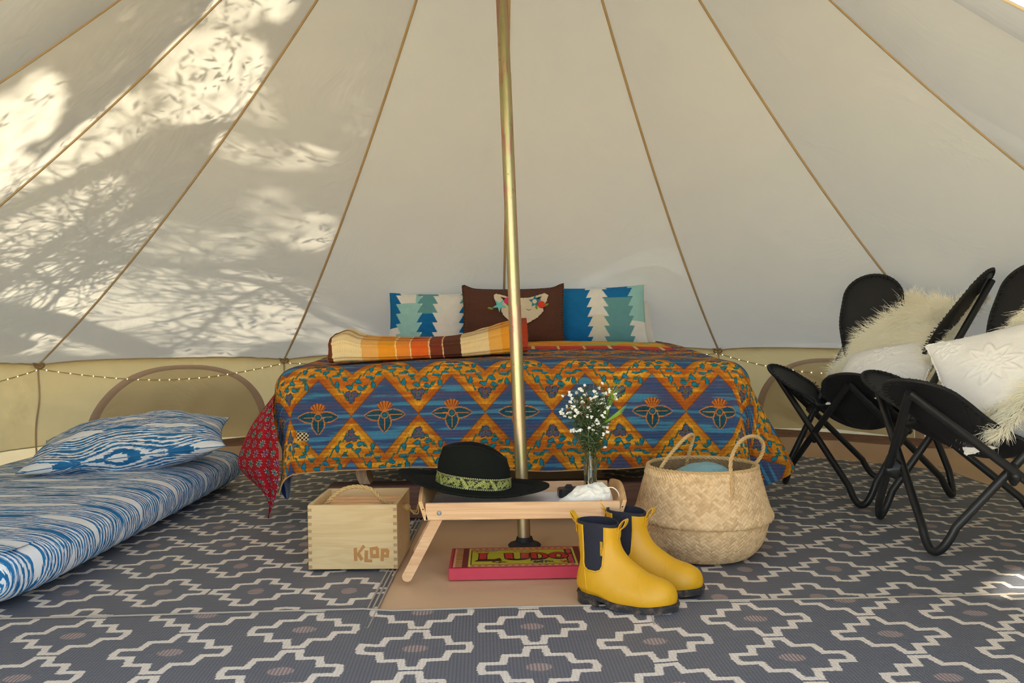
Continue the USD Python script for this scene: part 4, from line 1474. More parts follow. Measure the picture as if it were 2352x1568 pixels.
part('bag', trimesh.Trimesh(vv, ff, process=False), 'pouch_cotton', po, smooth=True)
part('drawstring', tube(spline([(.054, -.006, .048), (.072, -.012, .050), (.084, -.016, .036), (.084, -.018, .016), (.070, -.022, .005), (.060, -.026, .006)], 24), .0015, 6), 'pouch_cotton', po)
part('drawstring', tube(spline([(-.066, .0, .004), (-.085, -.004, .002), (-.105, .004, .002), (-.125, -.002, .002)], 16), .0008, 5), 'pouch_cotton', po)

# bottle and flowers
g = G()
g.done('clear_glass', g.pbr(base_color=(.97, .97, .95), roughness=0.03, transmission_weight=1.0, ior=1.45))
VX, VY, VZ = .2185, 2.575, TZ + .0085
vs = thing('glass_bottle', 'slim clear glass bottle used as a vase, standing at the back of the tray', 'bottle', (VX, VY, VZ))
prof = [(0, .0), (.020, .0), (.0225, .003), (.0222, .012), (.0205, .030), (.0175, .062), (.0148, .092), (.0125, .118), (.0118, .134), (.0140, .136), (.0145, .142), (.0135, .146), (.0135, .151), (.0112, .151), (.0100, .146), (.0100, .130), (.0108, .117), (.0130, .092), (.0157, .062), (.0187, .030), (.0200, .012), (.0185, .007), (0, .005)]
part('glass', lathe(prof, 48), 'clear_glass', vs, smooth=50)
g = G()
g.done('water', g.pbr(base_color=(.95, .94, .90), roughness=0.0, transmission_weight=1.0, ior=1.33))
part('water', lathe([(0, .0056), (.0183, .0076), (.0196, .012), (.0183, .030), (.0168, .046), (0, .046)], 36), 'water', vs, smooth=50)
plain('petal_white', lin(238, 234, 222), 0.8, 0.08, 200)
g = G()
k = g.n('geometry', 'random_per_island')
c = g.mix(k, lin(62, 76, 36), lin(112, 118, 62))
g.done('needle_green', g.pbr(base_color=c, roughness=0.6))
plain('stem_green', lin(96, 92, 54), 0.7, 0.2, 200)
plain('grass_green', lin(128, 168, 58), 0.6, 0.15, 100)
rg = np.random.default_rng(11)
tips = []
for q in range(15):
    for _ in range(200):
        d = rg.normal(size=3) * [.056, .046, .052]
        if all(np.linalg.norm(d - t) > .024 for t in tips) and np.linalg.norm(d / [1, .8, 1.1]) < .092:
            break
    tips.append(d)
BC = np.array([VX - .006, VY, VZ + .226])
neck = np.array([VX, VY, VZ + .150])


def flower_sprig(tip, t, n_bl, spread, needle_n):
    base = np.array([VX + rg.uniform(-.006, .006), VY + rg.uniform(-.006, .006), VZ + .012])
    nk = neck + np.array([rg.uniform(-.007, .007), rg.uniform(-.007, .007), 0])
    path = spline([base, nk, nk * .45 + tip * .55 + [0, 0, .006], tip], 24)
    part('stem', tube(path, np.linspace(.0012, .0007, 24), 5), 'stem_green', t)
    nd = []
    for i in range(needle_n):
        s = rg.integers(15, 24)
        p0 = path[min(s, 23)] + rg.normal(size=3) * .011
        d = rg.normal(size=3) + [0, 0, .5]
        d /= np.linalg.norm(d)
        nd.append(tube([p0, p0 + d * .010, p0 + d * rg.uniform(.018, .034)], [.0012, .0015, .0003], 3, False))
    part('needle_leaves', cat(*nd), 'needle_green', t, kind='stuff')
    for i in range(n_bl):
        c = tip + rg.normal(size=3) * spread
        bl = []
        for _ in range(5):
            o = rg.normal(size=3); o /= np.linalg.norm(o)
            bl.append(ball(rg.uniform(.0022, .0038), c + o * .0032, 1, (1, 1, .8)))
        part('blossom', cat(*bl), 'petal_white', t, smooth=True)


bq = thing('bouquet', 'round bouquet of small white wildflowers with dark green needles in the glass bottle', 'flowers')
for d in tips:
    flower_sprig(BC + d, bq, 11, .0135, 120)
flower_sprig(np.array([VX - .058, VY, VZ + .284]), thing('flower_sprig', 'white wildflower sprig sticking out at the upper left of the bouquet', 'flower'), 8, .010, 30)
flower_sprig(np.array([VX + .062, VY + .01, VZ + .288]), thing('flower_sprig', 'white wildflower sprig standing up among the yellow-green grass blades', 'flower'), 7, .011, 24)
gt = thing('grass_tuft', 'yellow-green grass blades standing at the upper right of the flowers', 'grass', kind=None)
for i in range(16):
    b = neck + [rg.uniform(-.004, .004), 0, 0]
    e = np.array([VX + rg.uniform(.05, .115), VY + rg.uniform(-.02, .02), VZ + rg.uniform(.27, .345)])
    mid = np.array([VX + .055, VY, VZ + .262]) + rg.normal(size=3) * .004
    c = spline([b, (b + mid) / 2 + [.012, 0, 0], mid, e], 18)
    wv = np.linspace(.0006, .0016, 18) * np.sin(np.linspace(.4, np.pi, 18))
    part('blade', tube(c, np.maximum(wv, .0002), 4), 'grass_green', gt)
for i in range(5):
    c = spline([BC + [.040, -.01, -.02], BC + [.075, -.012, .0 + .002 * i], BC + [.098 + .003 * i, -.012, .012 + .006 * i]], 12)
    part('blade', tube(c, np.linspace(.0022, .0005, 12), 4), 'grass_green', gt)

# ---------------------------------------------------------------- boxed board game
plain('box_red', lin(186, 48, 66), 0.5, 0.06, 60)
GW, GD, GH = .400, .222, .032
gb = thing('board_game', 'flat red boxed board game lettered LUDO, lying on the groundsheet under the tray', 'game box', (.020, 2.517, .0035), 1.2)
part('box', box(GW, GD, GH, (0, 0, GH / 2), .0015), 'box_red', gb)
n1, n2 = 520, 260
u, v = np.meshgrid(np.linspace(-.5, .5, n1), np.linspace(-.5, .5, n2), indexing='ij')
X, Y = u * (GW - .014), v * (GD - .014)
A, B = np.abs(X), np.abs(Y)
ex, ey = (GW - .014) / 2 - A, (GD - .014) / 2 - B
C = np.ones(X.shape + (3,)) * lin(214, 160, 96)
e = np.minimum(ex, ey)
C = np.where((e < .004)[..., None], lin(150, 30, 40), C)
C = np.where(((e > .004) & (e < .007))[..., None], lin(226, 170, 130), C)
comb = (ex > .010) & (ex < .028)
C = np.where((comb & (np.mod(Y, .0085) < .004))[..., None], lin(120, 52, 36), C)
C = np.where(((ex > .028) & (ex < .044))[..., None], lin(110, 40, 30), C)
C = np.where(((ey > .009) & (ey < .020) & (ex > .044) & (np.abs(np.mod(X, .018) - .009) < .0075 * (1 - (ey - .009) / .011)))[..., None], lin(170, 34, 40), C)
C = np.where(((ey > .020) & (ey < .027) & (ex > .044) & (np.mod(X * 1 + Y, .008) < .005))[..., None], lin(228, 110, 92), C)
C = np.where(((ex > .044) & (ex < .050) & (ey > .012))[..., None], lin(216, 200, 84), C)
inn = (ex > .052) & (ey > .028)
C = np.where(inn[..., None], lin(198, 184, 44), C)
C = np.where((inn & (X > .128) )[..., None], lin(216, 70, 78), C)
C = np.where((inn & (np.abs(X - .1245) < .003))[..., None], lin(70, 60, 20), C)
C = np.where((((ex > .050) & (ex < .053) & (ey > .027)) | ((ey > .026) & (ey < .029) & (ex > .05)))[..., None], lin(40, 22, 20), C)
dkr, rd = lin(56, 18, 20), lin(206, 44, 44)


def glyph(outer, holes=(), flip=0):
    global C
    pg = sg.Polygon(outer)
    for h in holes:
        pg = pg.difference(sg.Polygon(h))
    sh_ = shapely.affinity.translate(pg, .004, -.004) if hasattr(shapely, 'affinity') else pg
    C = np.where(shapely.contains_xy(pg.buffer(.0035), X.ravel(), Y.ravel()).reshape(X.shape)[..., None], dkr, C)
    ins = shapely.contains_xy(pg, X.ravel(), Y.ravel()).reshape(X.shape)
    C = np.where((ins & (Y > -.018 + .002 * np.sin(X * 300)))[..., None], rd, C)
    C = np.where((ins & (Y <= -.018 + .002 * np.sin(X * 300)))[..., None], dkr, C)


def circ(cx, cy, rx, ry, a0=0, a1=360, n=30):
    w = np.radians(np.linspace(a0, a1, n))
    return [(cx + rx * math.cos(q), cy + ry * math.sin(q)) for q in w]


import shapely.affinity
glyph([(-.122, .044), (-.096, .044), (-.100, .034), (-.100, -.024), (-.076, -.026), (-.064, -.014), (-.060, -.040), (-.128, -.040), (-.120, -.028), (-.118, .034)])
glyph([(-.048, .040), (-.026, .040), (-.026, -.014)] + circ(-.014, -.014, .012, .012, 180, 360, 10) + [(-.002, .040), (.020, .040), (.018, -.016)] + circ(-.014, -.016, .032, .020, 0, -180, 14))
glyph([(.026, .042), (.046, .042)] + circ(.046, .003, .026, .038, 80, -80, 20) + [(.046, -.036), (.026, -.036)], [[(.041, .030), (.048, .030)] + circ(.048, .003, .011, .024, 80, -80, 10) + [(.048, -.024), (.041, -.024)]])
glyph(circ(.102, .006, .026, .036), [circ(.102, .006, .010, .018)])
rgb_ = np.random.default_rng(5)
for cx, cy, nr, r, colr in ((.052, -.056, 46, .028, lin(40, 58, 84)), (.118, -.056, 18, .022, lin(180, 50, 50)), (-.06, -.055, 14, .02, lin(60, 44, 20)), (.01, .058, 22, .03, lin(206, 88, 60)), (-.112, .064, 20, .022, lin(196, 80, 90)), (-.078, .070, 16, .014, lin(150, 160, 160)), (.135, .03, 12, .02, lin(60, 52, 20))):
    for _ in range(nr):
        x0, y0 = cx + rgb_.normal() * r * .6, cy + rgb_.normal() * r * .22
        an = rgb_.uniform(0, np.pi)
        dx, dy = X - x0, Y - y0
        q = ((dx * math.cos(an) + dy * math.sin(an)) / .0055) ** 2 + ((-dx * math.sin(an) + dy * math.cos(an)) / .0022) ** 2 < 1
        C = np.where((q & inn)[..., None], np.array(colr) * rgb_.uniform(.6, 1.3), C)
C = C * (.9 + .2 * fbm(np.stack([X * 220, Y * 220, 0 * X], -1), 2, 4)[..., None])
part('lid_print', grid(np.stack([X, Y, 0 * X + GH + .0004], -1)), 'smooth_print', gb, smooth=True, col=C.reshape(-1, 3), label='printed lid with the letters LUDO on yellow')

# ---------------------------------------------------------------- belly basket
KX, KY = .551, 2.640
prof = np.array([(.0, .004), (.06, .002), (.112, .002), (.136, .010), (.156, .028), (.175, .060), (.184, .092), (.186, .108), (.184, .117), (.196, .113), (.201, .120), (.196, .132), (.186, .158), (.177, .190), (.168, .222), (.160, .246), (.157, .258)])
pr = spline(prof, 170)
nT = 860
th = np.linspace(0, 2 * np.pi, nT)
sl = np.r_[0, np.cumsum(np.linalg.norm(np.diff(pr, axis=0), axis=1))]
TH, SL = np.meshgrid(th, sl, indexing='ij')
rad, zz = np.broadcast_to(pr[:, 0], TH.shape), np.broadcast_to(pr[:, 1], TH.shape)
NA, pitch = 84, .0104
ia = TH / (2 * np.pi) * NA * 1.0
ja = SL / pitch
# twill: strips run on two diagonals, each over two and under two
p1, p2 = ia + ja * .9, ia - ja * .9
i1, i2 = np.floor(p1), np.floor(p2)
f1, f2 = p1 - i1, p2 - i2
over = np.mod(i1 + i2 * 1, 4) < 2
b1 = (1 - (2 * f1 - 1) ** 4) * .0030
b2 = (1 - (2 * f2 - 1) ** 4) * .0030
h1 = b1 + np.where(over, .0012, -.0010)
h2 = b2 + np.where(over, -.0010, .0012)
disp = np.maximum(h1, h2)
top1 = h1 >= h2
sid = np.where(top1, i1 * 12.9898 + 7, i2 * 78.233 + 3)
rv = np.mod(np.sin(sid + np.floor(np.where(top1, i2, i1) / 2) * 37.7) * 43758.5453, 1)
rimz = sm(SL, sl[-1] - .022, sl[-1] - .020)
braid = np.abs(np.sin(TH * 60 + SL * 260)) * .004
disp = disp * (1 - rimz) + rimz * (braid + .003)
dn = np.gradient(pr, axis=0)
nrm = np.stack([dn[:, 1], -dn[:, 0]], 1) / np.linalg.norm(dn, axis=1, keepdims=True)
lump = 1 + .012 * np.sin(2 * TH + .6) + .006 * np.sin(3 * TH)
R_ = rad * lump + disp * nrm[:, 0]
Zb = zz + disp * nrm[:, 1]
P = np.stack([R_ * np.cos(TH), R_ * np.sin(TH), Zb], -1)
base_c = np.array(lin(226, 192, 146))
alt = np.array(lin(178, 138, 92))
C = base_c * (1 - rv[..., None] ** 1.5 * .6) + alt * rv[..., None] ** 1.5 * .6
C = C * (0.62 + .42 * np.clip(disp / .0034, 0, 1)[..., None])  # shade between the strips painted in: deeper weave is darker
C = C * (.9 + .2 * fbm(np.stack([np.cos(TH) * 30, np.sin(TH) * 30, SL * 160], -1), 2, 5)[..., None])
bk = thing('basket', 'woven seagrass belly basket with two rope handles, right of the yellow boots', 'basket', (KX, KY, 0.0055), 28)
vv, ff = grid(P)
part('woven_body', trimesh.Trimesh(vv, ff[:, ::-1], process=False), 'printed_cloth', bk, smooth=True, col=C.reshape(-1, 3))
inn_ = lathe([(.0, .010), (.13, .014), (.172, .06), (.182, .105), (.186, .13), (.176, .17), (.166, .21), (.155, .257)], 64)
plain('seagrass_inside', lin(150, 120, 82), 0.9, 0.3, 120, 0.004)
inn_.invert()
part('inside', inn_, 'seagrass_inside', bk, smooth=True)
ring = lambda r, z, n=160: np.stack([r * np.cos(np.linspace(0, 2 * np.pi, n)), r * np.sin(np.linspace(0, 2 * np.pi, n)), np.full(n, z)], 1)
plain('seagrass_rope', lin(196, 160, 108), 0.9, 0.25, 200, 0.003)
part('braided_rim', rope(ring(.157, .260, 300), .0062, 7.0), 'seagrass_rope', bk, smooth=True)


def bk_local(w):
    d = np.array(w) - [KX, KY, .0055]
    c, s = math.cos(math.radians(-28)), math.sin(math.radians(-28))
    return np.array([c * d[0] - s * d[1], s * d[0] + c * d[1], d[2]])


h1 = [bk_local(q) for q in [(.415, 2.56, .225), (.418, 2.58, .262), (.445, 2.61, .292), (.486, 2.64, .330), (.520, 2.66, .352), (.533, 2.68, .348), (.532, 2.71, .310), (.528, 2.75, .262), (.527, 2.765, .23)]]
part('handle', rope(spline(h1, 90), .0055, 6.0), 'seagrass_rope', bk, smooth=True)
h2 = [bk_local(q) for q in [(.594, 2.470, .205), (.598, 2.478, .250), (.600, 2.50, .290), (.622, 2.52, .335), (.658, 2.55, .356), (.698, 2.58, .352), (.722, 2.61, .322), (.716, 2.63, .285), (.700, 2.645, .255), (.702, 2.65, .215)]]
part('handle', rope(spline(h2, 100), .0058, 6.0), 'seagrass_rope', bk, smooth=True)
plain('aqua_towel', lin(146, 184, 186), 0.95, 0.16, 320, 0.006)
tw_ = thing('towel', 'folded aqua terry towel showing above the rim inside the belly basket', 'towel', (KX - .015, KY - .02, .105), 10)
n1, n2 = 80, 60
u, v = np.meshgrid(np.linspace(0, 2 * np.pi, n1), np.linspace(-np.pi / 2, np.pi / 2, n2), indexing='ij')
sgn = lambda a, e: np.sign(a) * np.abs(a) ** e
P = np.stack([.092 * sgn(np.cos(v), .45) * sgn(np.cos(u), .6), .070 * sgn(np.cos(v), .45) * sgn(np.sin(u), .6), .084 + .084 * sgn(np.sin(v), .5)], -1)
P[..., 2] *= 1 - .18 * (P[..., 0] < -.0) * np.abs(P[..., 0]) / .09
P += ((fbm(P * 60, 2, 4) - .5) * .004)[..., None]
vv, ff = grid(P)
part('folded_terry', trimesh.Trimesh(vv, ff, process=False), 'aqua_towel', tw_, smooth=True)

# ---------------------------------------------------------------- yellow ankle boots
plain('boot_yellow', lin(208, 152, 14), 0.48, 0.03, 60, 0.0003)
plain('boot_yellow_trim', lin(212, 158, 22), 0.5, 0.05, 60)
plain('neoprene', lin(30, 30, 42), 0.85, 0.15, 300, 0.001)
g = G()
p, x, y, z = g.obj()
n = g.noise(p, 45.0, 4, 0.65)
g.done('boot_sole', g.pbr(base_color=g.mix(n.ss(.45, .75), lin(40, 37, 36), lin(112, 88, 70)), roughness=0.8, normal=g.bump(n, .002)))


def smin(a, b, k):
    h = max(k - abs(a - b), 0.0) / k
    return min(a, b) - h * h * k * .25


def ell(x, y, z, c, r):
    px_, py, pz = (x - c[0]) / r[0], (y - c[1]) / r[1], (z - c[2]) / r[2]
    k0 = math.sqrt(px_ * px_ + py * py + pz * pz) + 1e-9
    qx, qy, qz = px_ / r[0], py / r[1], pz / r[2]
    k1 = math.sqrt(qx * qx + qy * qy + qz * qz) + 1e-9
    return k0 * (k0 - 1) / k1


def boot_d(x, y, z):
    """Distance (negative inside) of the boot's upper: heel at x = 0, toe at x = 0.265."""
    # shaft, leaning a little back
    cx = .062 - (z - .10) * .06
    rx, ry = .056 + .03 * max(z - .16, 0), .040 + .06 * max(z - .12, 0)
    dx, dy = (x - cx) / rx, y / ry
    s = (math.sqrt(dx * dx + dy * dy) - 1) * min(rx, ry)
    s = max(s, .05 - z)
    d = s
    d = smin(d, ell(x, y, z, (.052, 0, .048), (.052, .036, .048)), .03)
    d = smin(d, ell(x, y, z, (.120, .0, .060), (.070, .040, .060)), .06)
    d = smin(d, ell(x, y, z, (.180, -.003, .040), (.078, .047, .044)), .05)
    d = smin(d, ell(x, y, z, (.208, -.001, .040), (.056, .0455, .043)), .03)
    return d


def level(off, zlo, zhi, el=.0042):
    m = m3.Manifold.level_set(lambda x, y, z: -(boot_d(x, y, z) - off), [-.02, -.07, .005, .29, .07, .235], el, 0.0)
    return m.trim_by_plane([0, 0, 1], zlo).trim_by_plane([0, 0, -1], -zhi)


outer = level(0.0, .026, .205)
inner_in = level(-.0042, .10, .30)
liner_out = level(-.0014, .06, .212)
liner_in = level(-.0050, .085, .30)
prism_pts = [(.031, .30), (.031, .108), (.035, .098), (.046, .092), (.070, .092), (.081, .098), (.086, .108), (.088, .30)]


def prism(pts, y0=-.1, y1=.1):
    m = m3.Manifold.extrude(m3.CrossSection([pts]), y1 - y0)
    return m.rotate([90, 0, 0]).translate([0, y1, 0])


def flip(pts):
    return pts[::-1]


U_ = prism(pts=flip(prism_pts))
if U_.is_empty() or U_.volume() < 0:
    U_ = prism(prism_pts)
# the yellow leather stands lower at the front and back than the knitted collar
upper = (outer - inner_in) - U_
panel = (liner_out - liner_in).trim_by_plane([-1, 0, 0], -.135)


def tm(m):
    a = m.to_mesh()
    t = trimesh.Trimesh(np.array(a.vert_properties[:, :3]), np.array(a.tri_verts), process=True)
    return t


upper_t, panel_t = tm(upper), tm(panel)
sec = outer.slice(.032).to_polygons()
foot_pg = max((sg.Polygon(q) for q in sec), key=lambda q: q.area).buffer(.0045, quad_segs=8).simplify(.0006)
welt = extrude(foot_pg, .0085)
welt.apply_translation((0, 0, .0195))
welt2 = extrude(foot_pg.buffer(.0016), .003)
welt2.apply_translation((0, 0, .0215))
heel = extrude(foot_pg.intersection(sg.box(-.02, -.1, .074, .1)), .0205)
fore = extrude(foot_pg.buffer(-.001).intersection(sg.box(.100, -.1, .3, .1)), .0100)
fore.apply_translation((0, 0, .0105))
# spring under the toe
def toe_spring(v):
    return v + np.stack([0 * v[:, 0], 0 * v[:, 0], .008 * sm(v[:, 0], .18, .27) ** 1.3 - .0095 * sm(v[:, 0], .06, .14)], 1)
for m in (welt, welt2, fore):
    m2 = m.subdivide()
    m.vertices, m.faces = m2.vertices.copy(), m2.faces


def edge_loop(zs, xs, sgn):
    """Points on the boot's surface at given x, z on the side sgn."""
    out = []
    for x, z in zip(xs, zs):
        lo, hi = 0.0, .07
        for _ in range(30):
            mid = (lo + hi) / 2
            if boot_d(x, sgn * mid, z) < 0: lo = mid
            else: hi = mid
        out.append((x, sgn * lo, z))
    return np.array(out)


BS = .94      # size of this pair


def make_boot(label, loc, rot, mirror, tag):
    t = thing('ankle_boot', label, 'boot', loc, rot)
    f = -1 if mirror else 1
    def put_(name, m, mat, smooth=40, **kw):
        m = m.copy()
        m.vertices = toe_spring(np.array(m.vertices)) * BS
        if mirror:
            m.vertices = m.vertices * [1, -1, 1]
            m.faces = m.faces[:, ::-1]
        return part(name, m, mat, kw.pop('parent', t), smooth=smooth, **kw)
    up = put_('upper', upper_t, 'boot_yellow', 50)
    put_('elastic_panel', panel_t, 'neoprene', 50, label='dark navy stretch panels and collar')
    so = put_('sole', cat(welt, fore), 'boot_sole', 30, label='dark muddy rubber sole')
    put_('heel', heel, 'boot_sole', 30, parent=so)
    put_('welt', welt2, 'boot_sole', 30, parent=so)
    # raised rims of the yellow leather round the panels, toe seam and heel seam
    for s in (-1, 1):
        pp = np.array([(.0295, .205), (.0295, .108), (.034, .0965), (.046, .0905), (.070, .0905), (.0825, .0965), (.0875, .108), (.0895, .205)])
        q = np.concatenate([np.linspace(pp[i], pp[i + 1], 8)[:-1] for i in range(7)] + [pp[-1:]])
        e = edge_loop(q[:, 1], q[:, 0], s) + [0, s * .0004, 0]
        put_('panel_rim', tube(e, .0022, 8), 'boot_yellow_trim', 40, parent=up)
        hz = np.linspace(.100, .030, 12)
        e = edge_loop(hz, np.linspace(.034, .046, 12), s)
        put_('heel_seam', tube(e, .0011, 6), 'boot_yellow_trim', 40, parent=up)
    w = np.linspace(-1, 1, 25)
    cap = []
    for q in w:
        xx = .178 + .030 * q * q * (1 if q < 0 else .8)
        a = (1 - abs(q)) * np.pi / 2
        lo, hi = .0, .09
        for _ in range(30):
            m_ = (lo + hi) / 2
            if boot_d(xx, m_ * math.cos(a) * np.sign(q) if q else 0.0, .033 + m_ * math.sin(a)) < 0: lo = m_
            else: hi = m_
        cap.append((xx, lo * math.cos(a) * (np.sign(q) if q else 0), .033 + lo * math.sin(a)))
    put_('toe_seam', tube(np.array(cap), .0008, 6), 'boot_yellow_trim', 40, parent=up)
    for xf, dxn in ((.004, -1), (.1135, 1)):
        zt = .198
        xx = xf
        lo, hi = (-.03, .06) if dxn < 0 else (.06, .16)
        for _ in range(30):
            mid = (lo + hi) / 2
            inside = boot_d(mid, 0, zt) < 0
            if dxn < 0: lo, hi = (lo, mid) if inside else (mid, hi)
            else: lo, hi = (mid, hi) if inside else (lo, mid)
        x0 = (lo + hi) / 2
        c = spline([(x0 + dxn * .001, 0, .178), (x0 + dxn * .003, 0, .200), (x0 + dxn * .014, 0, .224), (x0 + dxn * .022, 0, .230), (x0 + dxn * .021, 0, .222), (x0 + dxn * .004, 0, .200), (x0 - dxn * .005, 0, .180)], 36)
        P = np.stack([c + [0, -.0095, 0], c + [0, .0095, 0]], 1)
        put_('pull_tab', sheet(P, .0016), 'boot_yellow_trim', 40)
    if tag:
        ys = edge_loop([.150], [.083], -1)[0]
        b = box(.0072, .0012, .036, (.0825, ys[1] - .0012, .150), .0004)
        tg = put_('brand_tag', b, 'boot_yellow_trim', 30, label='narrow yellow maker tag on the stretch panel')
        m = meshkit.text_mesh('MERRY PEOPLE', .0030, .0003)
        m.apply_translation((-m.bounds[1][0] / 2, -.0015, 0))
        m.apply_scale(.033 / (m.bounds[1][0] - m.bounds[0][0]))
        m.apply_transform(R(-90, [0, 0, 1]))
        m.apply_transform(R(90, [1, 0, 0]))
        m.apply_translation((.0825, ys[1] - .0018, .150))
        put_('tag_lettering', m, 'dark_thread', False, parent=tg)
    return t


make_boot('yellow rubber ankle boot with navy side panels, the nearer of the pair', (.160, 2.232, .0040), -31, False, True)
make_boot('yellow rubber ankle boot with navy side panels, behind the other boot', (.243, 2.352, .0050), -30, True, False)

# ---------------------------------------------------------------- butterfly chairs
g = G()
p, x, y, z = g.obj()
n = g.n('voronoi_texture', 'distance', vector=p, scale=420.0)
n2 = g.noise(p, 14.0, 3)
g.done('black_leather', g.pbr(base_color=g.mix(n2, lin(15, 14, 15), lin(24, 23, 25)), roughness=0.55, specular_ior_level=0.35, normal=g.bump(n, .0005)))
plain('black_lace', lin(13, 12, 13), 0.7, 0.15, 120)
plain('grey_label', lin(92, 88, 96), 0.9, 0.2, 300)


def chair_shape(T, C):
    """Leather of a butterfly chair: tips T (near front, far front, far back, near back), lowest point C.
    Returns a function (ring 0..1, angle index 0..N) -> points, and the outline."""
    T = np.asarray(T, float)
    out = []
    dips = [(.82, .40), (.66, .26), (.80, .56), (.84, .28)]       # how far the edges between the tips reach out, and how high
    for i in range(4):
        a, b = T[i], T[(i + 1) % 4]
        d = a - C
        d /= np.linalg.norm(d)
        up = np.array([0, 0, 1.0])
        side = np.cross(d, up)
        side /= np.linalg.norm(side)
        hw = .108 if i < 2 else .116
        L_ = np.linalg.norm(a - C)
        # a tongue with a round end
        for q in np.linspace(-1, 1, 15):
            ang = q * np.pi / 2
            out.append(a - d * hw * (1 - math.cos(ang)) * .95 + side * hw * math.sin(ang))
        out.append(a - d * L_ * .30 + side * hw * 1.06)
        m = (a + b) / 2
        f, h = dips[i]
        mid = C + (m - C) * f
        mid[2] = C[2] + (min(a[2], b[2]) - C[2]) * h
        out.append(mid * .72 + (a - d * L_ * .45) * .28)
        out.append(mid)
        db = b - C; lb = np.linalg.norm(db); db /= lb
        sb = np.cross(db, up); sb /= np.linalg.norm(sb)
        hb = .108 if (i + 1) % 4 < 2 else .116
        out.append(mid * .72 + (b - db * lb * .45) * .28)
        out.append(b - db * lb * .30 - sb * hb * 1.06)
    out = np.array(out)
    n = 420
    cl = spline(np.vstack([out, out[:1]]), n + 1)
    k = 9
    B = cl[:-1]
    for _ in range(2):
        B = (np.roll(B, 1, 0) + B * 2 + np.roll(B, -1, 0)) / 4
    return np.vstack([B, B[:1]])


def chair_surface(B, C, nr=56):
    r = np.linspace(0, 1, nr)[None, :, None]
    P = C + (B[:, None] - C) * r
    zb = B[:, None, 2] - C[2]
    P[..., 2] = C[2] + zb * np.maximum(r[..., 0], 1e-6) ** (1.12 + .75 * (1 - r[..., 0]))
    # the tongues are creased along their middle, like the inside of a pocket
    return P


def make_chair(label, Gd, T, C, tag=False):
    c0 = np.mean(np.asarray(Gd, float), axis=0)
    t = thing('butterfly_chair', label, 'chair')
    C = np.array(C, float)
    B = chair_shape(T, C)
    P = chair_surface(B, C)
    part('leather_seat', sheet(P, -.004), 'black_leather', t, smooth=True)
    n = len(B)
    part('edge_binding', tube(B, .0058, 8, False), 'black_lace', t, smooth=True)
    # laced edge: short stitches over the rim
    tang = np.gradient(B, axis=0)
    tang /= np.linalg.norm(tang, axis=1, keepdims=True)
    inw = C - B
    inw -= tang * (inw * tang).sum(1, keepdims=True)
    inw /= np.linalg.norm(inw, axis=1, keepdims=True)
    nn = np.cross(tang, inw)
    st = []
    s = np.r_[0, np.cumsum(np.linalg.norm(np.diff(B, axis=0), axis=1))]
    for q in np.arange(0, s[-1], .017):
        i = int(np.searchsorted(s, q)) % n
        o = B[i]
        st.append(tube([o + inw[i] * .015 + nn[i] * .0035, o + inw[i] * .004 + nn[i] * .0068, o - inw[i] * .0062, o + inw[i] * .004 - nn[i] * .0075, o + inw[i] * .015 - nn[i] * .006 + tang[i] * .006], .0019, 5))
    part('laced_stitching', cat(*st), 'black_lace', t, smooth=True, kind='stuff')
    # frame: ground corner i runs up to the tips on either side
    T = np.asarray(T, float)
    Gd = np.asarray(Gd, float)
    rr = .0125
    def tip_at(i):
        d = T[i] - C
        d /= np.linalg.norm(d)
        nn = np.array([-d[0] * d[2], -d[1] * d[2], 1 - d[2] ** 2])
        nn /= np.linalg.norm(nn)
        return T[i] - d * .035 - nn * .022
    for i in range(4):
        a, b = tip_at((i + 1) % 4), tip_at((i - 1) % 4)
        gq = np.array([Gd[i][0], Gd[i][1], rr + .006])
        da, db = a - gq, b - gq
        la, lb = np.linalg.norm(da), np.linalg.norm(db)
        k = .10
        pa, pb_ = gq + da / la * k, gq + db / lb * k
        w = np.linspace(0, 1, 16)[:, None]
        bend = pa * (1 - w) ** 2 + 2 * (gq - [0, 0, .0]) * w * (1 - w) + pb_ * w ** 2
        low = bend[:, 2].min()
        sh_ = (bend[:, 2] - (rr + .006)).min()
        gq2 = gq - np.array([0, 0, sh_ * 2.0])
        bend = pa * (1 - w) ** 2 + 2 * gq2 * w * (1 - w) + pb_ * w ** 2
        bend[:, 2] = np.maximum(bend[:, 2], rr + .006)
        path = np.vstack([np.linspace(a, pa, 14)[:-1], bend, np.linspace(pb_, b, 14)[1:]])
        part('leg_rod', tube(path, rr, 12), 'black_metal', t, smooth=40)
    for i in range(4):
        j = (i + 1) % 4
        # rods G_i - T_j and G_j - T_i cross on each side: a welded lug holds them
        p1, d1 = Gd[i], tip_at(j) - Gd[i]
        p2, d2 = Gd[j], tip_at(i) - Gd[j]
        A = np.array([[d1 @ d1, -d1 @ d2], [d1 @ d2, -d2 @ d2]])
        bb = np.array([(p2 - p1) @ d1, (p2 - p1) @ d2])
        u, v = np.linalg.solve(A, bb)
        q1, q2 = p1 + d1 * u, p2 + d2 * v
        m = (q1 + q2) / 2
        part('welded_joint', trimesh.convex.convex_hull(np.vstack([ball(.016, q1, 1).vertices, ball(.016, q2, 1).vertices, ball(.010, m + [0, 0, .022], 1).vertices, ball(.010, m - [0, 0, .022], 1).vertices])), 'black_metal', t, smooth=60)
    return t, P, B


